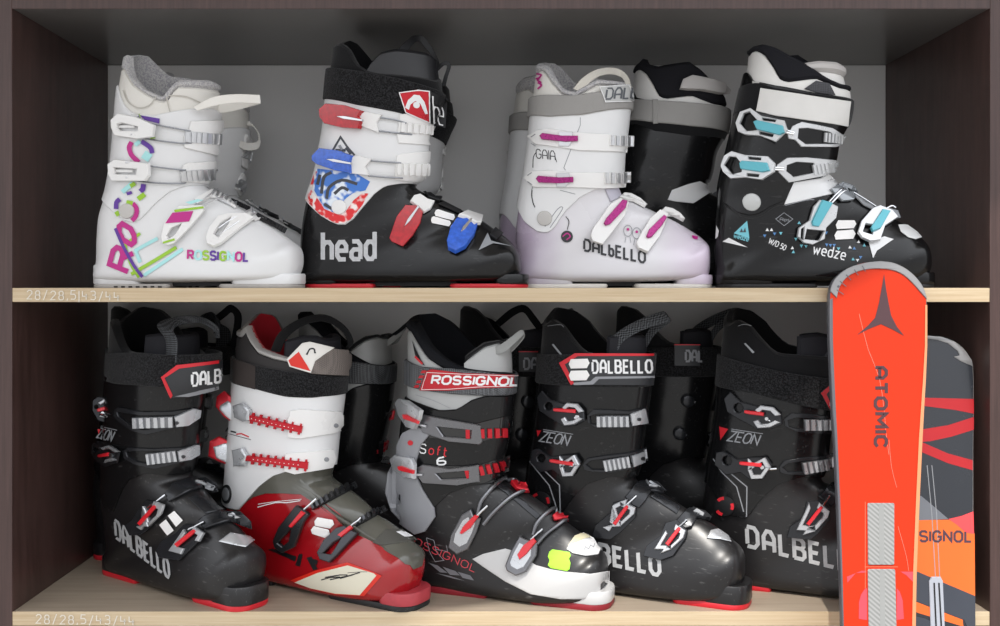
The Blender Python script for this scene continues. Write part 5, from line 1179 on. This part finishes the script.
bkG(q('G2',215,40,400,40,540,0,535,65,430,112,220,105), q('G2',172,50,200,34,300,50,412,34,414,100,330,116,200,107,180,82), q('G2',250,70,372,58,372,86,270,92), q('G2',355,72,512,38), q('G2',55,20,75,0,140,14,152,40,150,96,110,90,70,62), q('G2',86,46,100,44,150,62,148,76,92,62), q('G2',145,72,170,73,202,73))
def bkG2(lev, red, r1, r2, blk, hook):
    bk = pp(G, G.root, 'buckle', lev, .002, .0095, GUN, rigid=True, rnd=1.0)
    pp(G, bk, 'lever_grip', red, .0095, .014, REDL, rigid=True, ref=lev)
    lp = np.array(lev); cl_ = lp.mean(0)
    def f(b): G.pad(b, [tuple(cl_+(p-cl_)*.78) for p in lp]+[], .0093, .0099, GUN, rigid=True, ref=lev); G.pad(b, [tuple(cl_+(p-cl_)*.66) for p in lp], .0096, .0104, SILVB, rigid=True, ref=lev)
    P(bk, 'lever_inset', f)
    wires(G, bk, [r1, r2], .0032, .006, GUN, 'strap_frame', 4)
    pp(G, bk, 'ladder', blk, .003, .0095, REDM, 'red ladder end', rnd=.8)
    wires(G, bk, [hook], .0018, .009, CHROME, 'hook')
bkG2(q('G2',290,370,300,320,345,240,380,218,392,248,420,255,402,310,370,376,325,398), q('G2',336,312,350,285,395,240,412,246,380,292,345,317), q('G2',412,240,430,175,500,112,552,98,572,112), q('G2',435,275,480,222,540,172,592,150), q('G2',538,122,560,104,602,108,617,150,600,157,562,146), q('G2',405,245,430,220,452,200))
bkG2(q('G2',518,442,540,385,575,323,600,335,646,350,642,400,600,466,560,482,525,462), q('G2',566,397,590,360,630,330,642,345,600,397,574,417), q('G2',632,318,645,270,700,225,742,236), q('G2',650,355,690,312,765,256), q('G2',703,246,730,229,766,244,772,266,740,264,713,266), q('G2',625,338,645,318,668,296))
P(G.root, 'instep_strip', lambda b: (G.pad(b, q('G2',470,95,530,130,660,240,650,262,520,150,478,120), .0, .0012, BASEK)))
P(G.root, 'toe_cap', lambda b: (G.pad(b, q('G2',764,376,790,330,832,308,872,330,898,376,890,396,840,403,790,393), .0, .0022, M('white_toe_cap', 'd5d5d4', .35)), G.pad(b, q('G2',770,362,795,325,835,310,862,326,800,350), .0022, .0028, M('cream_toe_cap', 'cfc7a6', .4)), G.text(b, 'STORM', q('G2',832,388)[0], q('G2',880,358)[0], 4, .6, .0026, PRINTG) if False else G.line(b, q('G2',830,385,838,368,850,378,856,362,868,370,872,356), .7, .0026, PRINTG)), 'white and cream toe cap')
pp(G, G.root, 'price_sticker', q('G2',696,386,708,377,776,388,781,402,774,415,780,430,776,456,766,463,702,451,690,440,697,420,690,405), .0008, .0018, M('lime_green_paper', 'a6f03c', .6), 'lime green sticker')
def f(b):
    G.text(b, 'ROSSIGNOL', q('G2',120,340)[0], q('G2',396,467)[0], 6, .9, .0004, M('rose_print', 'c2434d', .45), up=(2.5, -6.5), gap=.3)
    G.line(b, q('G2',205,330,235,340,245,385,275,420,240,425,218,385,205,330), .6, .0004, PRINTG); G.line(b, q('G2',240,375,290,385,285,360), .6, .0004, PRINTG)
    for pl in ((215,430,250,440,290,470,260,468), (270,445,320,462,340,480,300,478), (330,465,380,480,395,500,350,490), (240,470,300,482,360,502,310,492)): G.pad(b, q('G2',*pl), .0002, .0003, M('dim_grey_print', '6c6c70', .5))
P(sh, 'lettering', f, 'rose printed letters and grey patterns')
def f(b):
    G.text(b, 'Soft', q('G1',182,608)[0], q('G1',286,622)[0], 9, 1.1, .0030, REDP, mats=[PRINTW, REDP, REDP, REDP], gap=.4); G.text(b, '6', q('G2',252,38)[0], q('G2',284,36)[0], 7.5, 1.6, .0030, PRINTW)
    G.pad(b, circ(q('G1',152,568)[0], 2.6, 12), .0063, .0066, REDP)
P(cf, 'lettering', f, 'white and red printed letters')
soles(G, G.prof[11, 0]-.012, G.plane(q('G2',950,575)[0]).x, .028, .03, .0385, TOEW, M('dark_red_sole', '8a1a26', .5), toe_len=.08, ts=.125, hs=.15, heel_len=.06, bt_=.010)

# ================================================================== the second boot of each pair, standing behind (mirrored)
def mirrored(src, O, yaw, label, skip=('lettering', 'price_sticker', 'strap_label', 'print', 'graphic_print', 'doodle_print', 'round_sticker', 'toe_emblem', 'emblem', 'handwriting', 'seam', 'groove')):
    c = copy_tree(src.root, None, skip); c.location = O; c.rotation_euler = (0, 0, math.radians(yaw)); c.scale = (1, -1, 1); c['label'] = label
    return c
class Rear(Boot):
    """photo-traced pieces on a mirrored copy"""
    def __init__(s, root, prof):
        s.O = Vector(root.location); s.yaw = root.rotation_euler.z; s.root = root
        s.mw = Matrix.Translation(s.O) @ Matrix.Rotation(s.yaw, 4, 'Z') @ Matrix.Diagonal((1, -1, 1, 1)); s.inv = s.mw.inverted(); s.cl = s.inv @ CAM; s.prof = prof; s.mk()
SK = SKB = ('lettering', 'price_sticker', 'strap_label', 'print', 'graphic_print', 'doodle_print', 'round_sticker', 'toe_emblem', 'emblem', 'handwriting', 'seam', 'groove')
a2_ = mirrored(A, (-.603, .25, ZM), -3, 'shaded white ski boot behind the one with magenta letters, only its front showing', SK+('power_strap',))
AR = Rear(a2_, A.prof)
P(a2_, 'power_strap', lambda b: AR.band(b, [(q('A1',560,300)[0], q('A1',575,330)[0], .03), (q('A1',590,360)[0], q('A1',600,395)[0], .03), (q('A1',650,405)[0], q('A1',655,438)[0], .025), (q('A1',705,405)[0], q('A1',712,432)[0], .015), (q('A1',708,370)[0], q('A1',716,380)[0], .005), (q('A1',675,325)[0], q('A1',690,345)[0], .0), (q('A1',640,318)[0], q('A1',645,345)[0], .0)], .002, M('white_strap', 'dedbd4', .6)))
mirrored(B, (-.268, .2625, ZM), 15, 'grey-white cuffed ski boot hidden behind the boot with red and blue buckles', SK+('pull_loop',))
mirrored(C, (.030, .258, ZM), 15, 'lilac and white ski boot mostly hidden behind its twin with the magenta levers')
d2 = mirrored(D, (.212, .216, ZM), -3, 'black ski boot with grey strap in shade between the lilac boot and the turquoise one', skip=('lettering', 'price_sticker', 'emblem', 'seam', 'power_strap', 'instep_cover', 'spine_inset'))
DR = Rear(d2, D.prof)
P(d2, 'power_strap', lambda b: (DR.panel(b, GREYW, DR.curve(q('C1',535,282,620,292,760,305,900,330)), DR.curve(q('C1',535,200,620,203,760,212,915,240)), .0035, .0062, t0=3), DR.pad(b, q('C1',612,200,632,200,632,296,612,298), .0055, .0075, GREYW)))
pp(DR, d2, 'instep_cover', q('C1',638,592,650,560,700,530,780,515,820,535,836,570,770,612,700,604), .0005, .002, WHITE, 'white cover over the instep')
e2 = mirrored(E, (-.690, .3165, ZB), -2, 'black ski boot in deep shade behind the scuffed boot at the shelf end')
g2_ = mirrored(G, (-.317, .322, ZB), -19, 'black ski boot in shade behind the red and white boot')
x2 = mirrored(H, (-.056, .336, ZB), -19, 'black ski boot in shade showing between the white-toed boot and the graphite-toed one')
XR_ = Rear(x2, H.prof)
y2 = mirrored(H, (.228, .335, ZB), -19, 'black ski boot in shade behind the graphite-toed boot, pale letters on its strap')
YR = Rear(y2, H.prof)
for R_, o, tx, c, v in ((XR_, x2, 'DA', (35, 203, 108, 203, 108, 285, 35, 285), ((56, 274), (104, 272))), (YR, y2, 'DAL', (655, 176, 753, 176, 753, 262, 655, 262), ((699, 243), (760, 243)))):
    lb = pp(R_, o, 'strap_label', q('H1', *c), .0048, .0062, LABELK, 'charcoal strap end with grey letters')
    P(lb, 'lettering', lambda b: (R_.text(b, tx, q('H1', *v[0])[0], q('H1', *v[1])[0], 10.5, 2.0, .0068, PRINTG, up=(0, -10.5), gap=.34), R_.line(b, q('H1', c[0], c[1]+2, c[2], c[3]+2), .9, .0066, REDP)))

ER = Rear(e2, EP); GR_ = Rear(g2_, G.prof)
P(e2, 'pull_loop', lambda b: ER.band(b, [(q('E1',505,92)[0], q('E1',522,110)[0], 0), (q('E1',565,42)[0], q('E1',582,66)[0], 0), (q('E1',602,18)[0], q('E1',602,50)[0], 0), (q('E1',642,52)[0], q('E1',615,66)[0], .005), (q('E1',642,110)[0], q('E1',612,110)[0], .01), (q('E1',620,190)[0], q('E1',596,182)[0], .01)], .002, BLACKT))
P(x2, 'pull_loop', lambda b: XR_.band(b, [(q('G1',478,88)[0], q('G1',500,106)[0], 0), (q('G1',540,36)[0], q('G1',556,62)[0], 0), (q('G1',598,20)[0], q('G1',592,50)[0], 0), (q('G1',645,70)[0], q('G1',618,82)[0], .005), (q('G1',676,115)[0], q('G1',646,120)[0], .01)], .002, BLACKT))
P(g2_, 'cord', lambda b: GR_.band(b, [(q('F1',690,160)[0], q('F1',692,174)[0], 0), (q('F1',765,135)[0], q('F1',770,148)[0], 0), (q('F1',845,70)[0], q('F1',852,84)[0], 0)], .002, BLACKT))

for R_, o, L in ((YR, y2, ((q('H1',712,405)[0], q('H1',742,412)[0]), (q('H1',678,535)[0], q('H1',708,545)[0]))), (XR_, x2, ((q('H1',72,408)[0], q('H1',102,414)[0]), (q('H1',48,540)[0], q('H1',80,548)[0])))):
    for kn, tip in L:
        bk = pp(R_, o, 'buckle', circ(kn, 6.5, 16), .002, .012, BASEK, rigid=True, rnd=1.2, dome=.002, grid=3)
        pp(R_, bk, 'hinge_pin', circ(tip, 2.4, 10, .6), .004, .012, CHROME, rigid=True)

pp(DR, d2, 'tongue', q('C1',715,158,728,122,762,106,840,120,905,142,922,160,915,176,870,178,800,164,745,162), .0005, .012, M('grey_tongue_lip', 'b2aeab', .6), 'grey padded tongue tip', rnd=1.6)

# ================================================================== skis leaning on the front of the cabinet
class Flat(Boot):
    """a leaning flat face y = y0 + k z"""
    def __init__(s, name, y0, k, cx):
        s.k = k; s.O = Vector((cx, y0+k*ZF, ZF)); s.root = empty(name, s.O); s.mw = Matrix.Translation(s.O); s.inv = s.mw.inverted(); s.cl = s.inv @ CAM
        s.n = Vector((0, -1, k)).normalized()
    def hit(s, px, off=0.0):
        d = ray(px); p0 = Vector((0, 0, 0)); t = (p0-s.cl).dot(s.n)/d.dot(s.n); return s.cl+d*t, s.n, True
CR['J1'] = (820, 250); CR['J2'] = (820, 440)
def j(c, *a):
    kx = 563/180 if c == 'J1' else 606/180; x0, y0 = CR[c]
    return [(x0+a[i]/kx, y0+a[i+1]/kx) for i in range(0, len(a), 2)]
def ski_body(S, right, left, th, mat, edge, hw_mid, name='base'):
    """solid ski from traced edges (photo px, top to bottom), carried on to the ground"""
    R = [S.hit(p)[0] for p in right]; L = [S.hit(p)[0] for p in left]
    u = Vector((0, S.k, 1)).normalized(); a = (R[-1]+L[-1])/2; hw = (R[-1]-L[-1]).length/2; ln = a.z
    down = [(.3, hw*.9+hw_mid*.1), (.6, hw_mid), (.85, hw_mid*1.06), (.97, hw_mid*1.15)]
    cx = a.x
    out = R[:]+[Vector((cx+h, (1-f_)*ln*S.k, (1-f_)*ln)) for f_, h in down]+[Vector((cx+down[-1][1]*.7, .002*S.k, .002)), Vector((cx-down[-1][1]*.7, .002*S.k, .002))]+[Vector((cx-h, (1-f_)*ln*S.k, (1-f_)*ln)) for f_, h in down[::-1]]+L[::-1]
    n = len(out); b = MB()
    c = sum(out, Vector())/n
    def ins(p, e):
        d = p-Vector((cx, p.y, p.z)); return p-d.normalized()*e if d.length > 1e-5 else p
    vs = [ins(p, .0015) for p in out]+[p-S.n*.002 for p in out]+[p-S.n*th for p in out]
    fs = [tuple(range(n)), tuple(2*n+k for k in range(n))[::-1]]
    b.add(vs, [fs[0], fs[1]], mat)
    b.add(vs, [(r*n+k, r*n+(k+1) % n, r*n+n+(k+1) % n, r*n+n+k) for r in range(2) for k in range(n)], edge)
    return b.build(name, S.root)
SKIRED = M('red_ski_topsheet', 'c4300f', .42, var=.05, vscale=3, bump=.04, bscale=900); SKIRED.node_tree.nodes['Principled BSDF'].inputs['Specular IOR Level'].default_value = .2; SIDEW = M('dark_ski_sidewall', '55555a', .4); MAROON = M('maroon_print', '43262b', .45)
K1 = Flat('ski', -.021, .165, .59)
tag(K1.root, 'bright red ski leaning on the cabinet front with two silver patterned plates', 'ski')
r1 = smooth([(880.5,261.2),(890,262.3),(897,264.4),(905,268.5),(912.7,274.5),(919,281.5),(923.5,289),(927.1,299.6)], 3)+[(927.3,320),(927.1,346),(925.8,378),(923.9,410),(922.3,440),(919.5,499.4),(916.5,573.7),(915.6,626)]
l1 = smooth([(880.5,261.2),(870,262),(861.6,263.6),(853,266),(845.6,269.4),(839.5,274),(834.4,279.2),(831,286),(829.4,294)], 3)+[(829,307.5),(829.6,340),(831.2,378),(833,415),(834.9,440),(837.8,499),(840.8,573.6),(842.3,626)]
ski_body(K1, r1, l1, .010, SKIRED, SIDEW, .046)
inn = smooth([(880.5,269),(893,270.5),(903,275),(912,283),(920,293.5),(926.2,301)], 3)
rimR = [(880.5,261.6)]+r1[1:22]
tipc = smooth([(836.5,298),(839,288),(845,279),(854,273),(866,269.6),(880.5,268.8),(893,270.5),(903,275),(912,283),(920,292),(926.6,299.5)], 3)
outer = l1[:24][::-1]+r1[1:21]
pp(K1, K1.root, 'tip_guard', outer+tipc[::-1], .0002, .0022, M('silver_tip_guard', '8e8d8d', .35, metal=.4), 'silver tip guard', grid=40)
def f(b):
    for pl in ((50,125,72,140), (60,98,80,115), (80,78,95,95), (105,62,118,80), (130,50,140,68)): K1.line(b, j('J1',*pl), .8, .0026, SIDEW)
    K1.pad(b, circ(j('J1',56,115)[0], 1.3, 10), .002, .0028, SIDEW)
P(K1.root, 'tip_rivet', f)
pp(K1, K1.root, 'edge_strip', [(829.6,300),(832.6,298),(832.8,340),(834.2,378),(836,415),(837.4,440),(840,499),(842.4,573),(843.8,630),(842.4,630),(840.8,573.6),(837.8,499),(834.9,440),(833,415),(831.2,378),(829.6,340)], .0002, .0012, SIDEW, grid=60)
pp(K1, K1.root, 'edge_strip', [(927,305),(927,346),(925.7,378),(923.8,410),(922.2,440),(919.4,499.4),(916.4,573.7),(915.4,630),(911.8,630),(912.8,573.7),(915.8,499.4),(918.6,440),(920.6,410),(922.8,378),(924.6,346),(925,305)], .0002, .0010, M('sunlit_ski_edge', 'cf8a5e', .4), grid=60)  # sunlight on the sidewall painted in as a pale orange strip
lt = j('J1',200,75,206,120,214,165,222,205,240,240,263,269,225,248,190,232,150,248,115,266,150,236,172,212,184,165,192,120)
def f(b):
    K1.pad(b, lt, .0003, .0006, MAROON, grid=60); K1.text(b, 'ATOMIC', (875.2, 367.5), (875.2, 446.5), 10, 3.2, .0006, MAROON, up=(11, 0), gap=.34)
P(K1.root, 'lettering', f, 'maroon star emblem and maroon letters reading downwards')
def f(b):
    K1.line(b, j('J1',122,200,150,310,185,400,200,500,205,560,215,640), .45, .0005, M('scratch', 'ee7a66', .5), 2); K1.line(b, j('J2',232,0,240,90,258,160), .4, .0005, M('scratch', 'ee7a66', .5), 2); K1.line(b, j('J2',262,290,290,390,298,440), .4, .0005, M('scratch', 'ee7a66', .5), 2)
P(K1.root, 'scratch', f)
TW = M('silver_twill_plate', '9c9c9a', .45, kind='twill', col2='7c7d7b')
for pl in (j('J2',162,212,246,212,249,216,249,416,246,420,164,420,161,416,159,216), j('J2',163,434,248,434,252,438,257,650,163,650,160,438)):
    pt = pp(K1, K1.root, 'binding_plate', pl, .0003, .0018, TW, 'silver patterned plate', grid=60)
    x0 = sum(p[0] for p in pl)/len(pl); ys = [p[1] for p in pl]
    P(pt, 'stripe', lambda b: K1.line(b, [(x0, min(ys)+1), (x0+.6, max(ys)-1)], 5, .0021, M('silver_stripe', '8d8e8c', .4)))
def f(b):
    for pl in (j('J2',158,498,150,502,138,520,131,545,130,602,158,606), j('J2',258,500,268,510,278,540,282,602,258,606), j('J2',90,460,140,440,155,440,155,446,120,448,92,480), j('J2',270,443,315,443,315,480,290,455)): K1.pad(b, pl, .0002, .0004, M('pink_red_print', 'e04450', .3), grid=60)
    K1.line(b, j('J2',152,208,152,500), .6, .0004, M('light_red_line', 'f06a4c', .4)); K1.line(b, j('J2',150,427,262,427), .7, .0004, M('light_red_line', 'f06a4c', .4))
P(K1.root, 'print', f)

K2 = Flat('ski', .050, .13, .67)
tag(K2.root, 'dark and orange ski with red curves standing behind the bright red one', 'ski')
NAVY = M('dark_slate_topsheet', '22252b', .25, coat=.3, var=.05)
r2 = smooth([(929,335.4),(941.5,336.6),(949,338.6),(956,342),(962,346.5),(967,352),(971,358.5),(973.6,367)], 3)+[(974.2,380),(974.2,415),(973.8,450),(973.8,529),(974.6,580),(975.2,628)]
l2 = [(2*929-x, y) for x, y in r2]
ski_body(K2, r2, l2, .009, NAVY, M('pale_ski_edge', 'b7b4b0', .4), .04)
ORG = M('orange_topsheet', 'e0641e', .35, coat=.1, var=.04); RD2 = M('scarlet_print', 'ab1018', .35, coat=.1); SLT = M('slate_print_ski', '383c45', .35)
def f(b):
    h = .0003
    K2.pad(b, j('J1',200,462,330,462,481,466,481,512,420,500,325,488,200,486), h, h+.0001, RD2, grid=60)
    K2.pad(b, j('J1',200,572,325,560,400,548,481,522,481,562,410,584,345,598,200,610), h, h+.0001, RD2, grid=60)
    K2.pad(b, j('J2',250,-20,345,8,430,45,514,68,514,102,430,78,345,42,250,10), h, h+.0001, RD2, grid=60)
    K2.pad(b, j('J2',340,188,388,228,432,266,340,270,220,270,220,188), h, h+.0001, M('mid_grey_print', '66696f', .35), grid=60)
    K2.pad(b, j('J2',180,272,432,268,470,285,500,312,520,314,522,545,430,500,330,446,180,400), h, h+.0001, ORG, grid=60)
    K2.pad(b, j('J2',432,266,475,256,516,240,518,316,490,312,460,285), h+.0001, h+.0002, M('coral_print', 'e8474a', .3), grid=60)
    K2.pad(b, j('J2',180,470,325,545,480,605,482,628,330,582,180,520), h+.0002, h+.0003, ORG, grid=60)
    K2.pad(b, j('J2',180,385,330,444,522,525,523,640,500,640,485,605,330,545,180,480), h+.0001, h+.0002, SLT, grid=60)
    K2.pad(b, j('J2',350,600,440,640,350,660,180,660,180,560), h+.0003, h+.0004, SLT, grid=60)
P(K2.root, 'print', f, 'orange, red and slate printed pattern')
P(K2.root, 'tip_guard', lambda b: (K2.pad(b, j('J1',335,268,380,271,420,286,455,316,474,345,478,364,440,348,418,334,436,330,430,316,400,292,365,281,335,277), .0002, .0014, M('silver_tip_guard', '8e8d8d', .35, metal=.4), grid=60)), 'silver tip guard')
P(K2.root, 'lettering', lambda b: K2.text(b, 'ROSSIGNOL', j('J2',233,340)[0], j('J2',508,342)[0], 9.6, 2.3, .0006, M('plum_print', '47303c', .4), up=(0, -10), gap=.3), 'dark plum letters')
P(K2.root, 'channel', lambda b: (K2.line(b, j('J2',388,460,376,250,360,85), .8, .0006, PRINTG), K2.line(b, j('J2',402,460,392,250,376,85), .8, .0006, PRINTG), K2.pad(b, j('J2',366,474,374,460,404,460,412,474,420,660,372,660), .0004, .002, M('pale_slot_cover', 'a5a9b2', .35), grid=60), K2.line(b, j('J2',382,480,390,660), 1.6, .0024, BLACKM), K2.line(b, j('J2',398,480,408,660), 1.6, .0024, BLACKM)))

# ------------------------------------------------------------------ groups of like things
for o in list(bpy.data.objects):
    if o.parent is None and o.get('category') == 'ski boot': o['group'] = 'ski boots on the upper shelf' if o.location.z > -.2 else 'ski boots on the lower shelf'
    if o.parent is None and o.get('category') == 'ski': o['group'] = 'skis leaning on the cabinet'
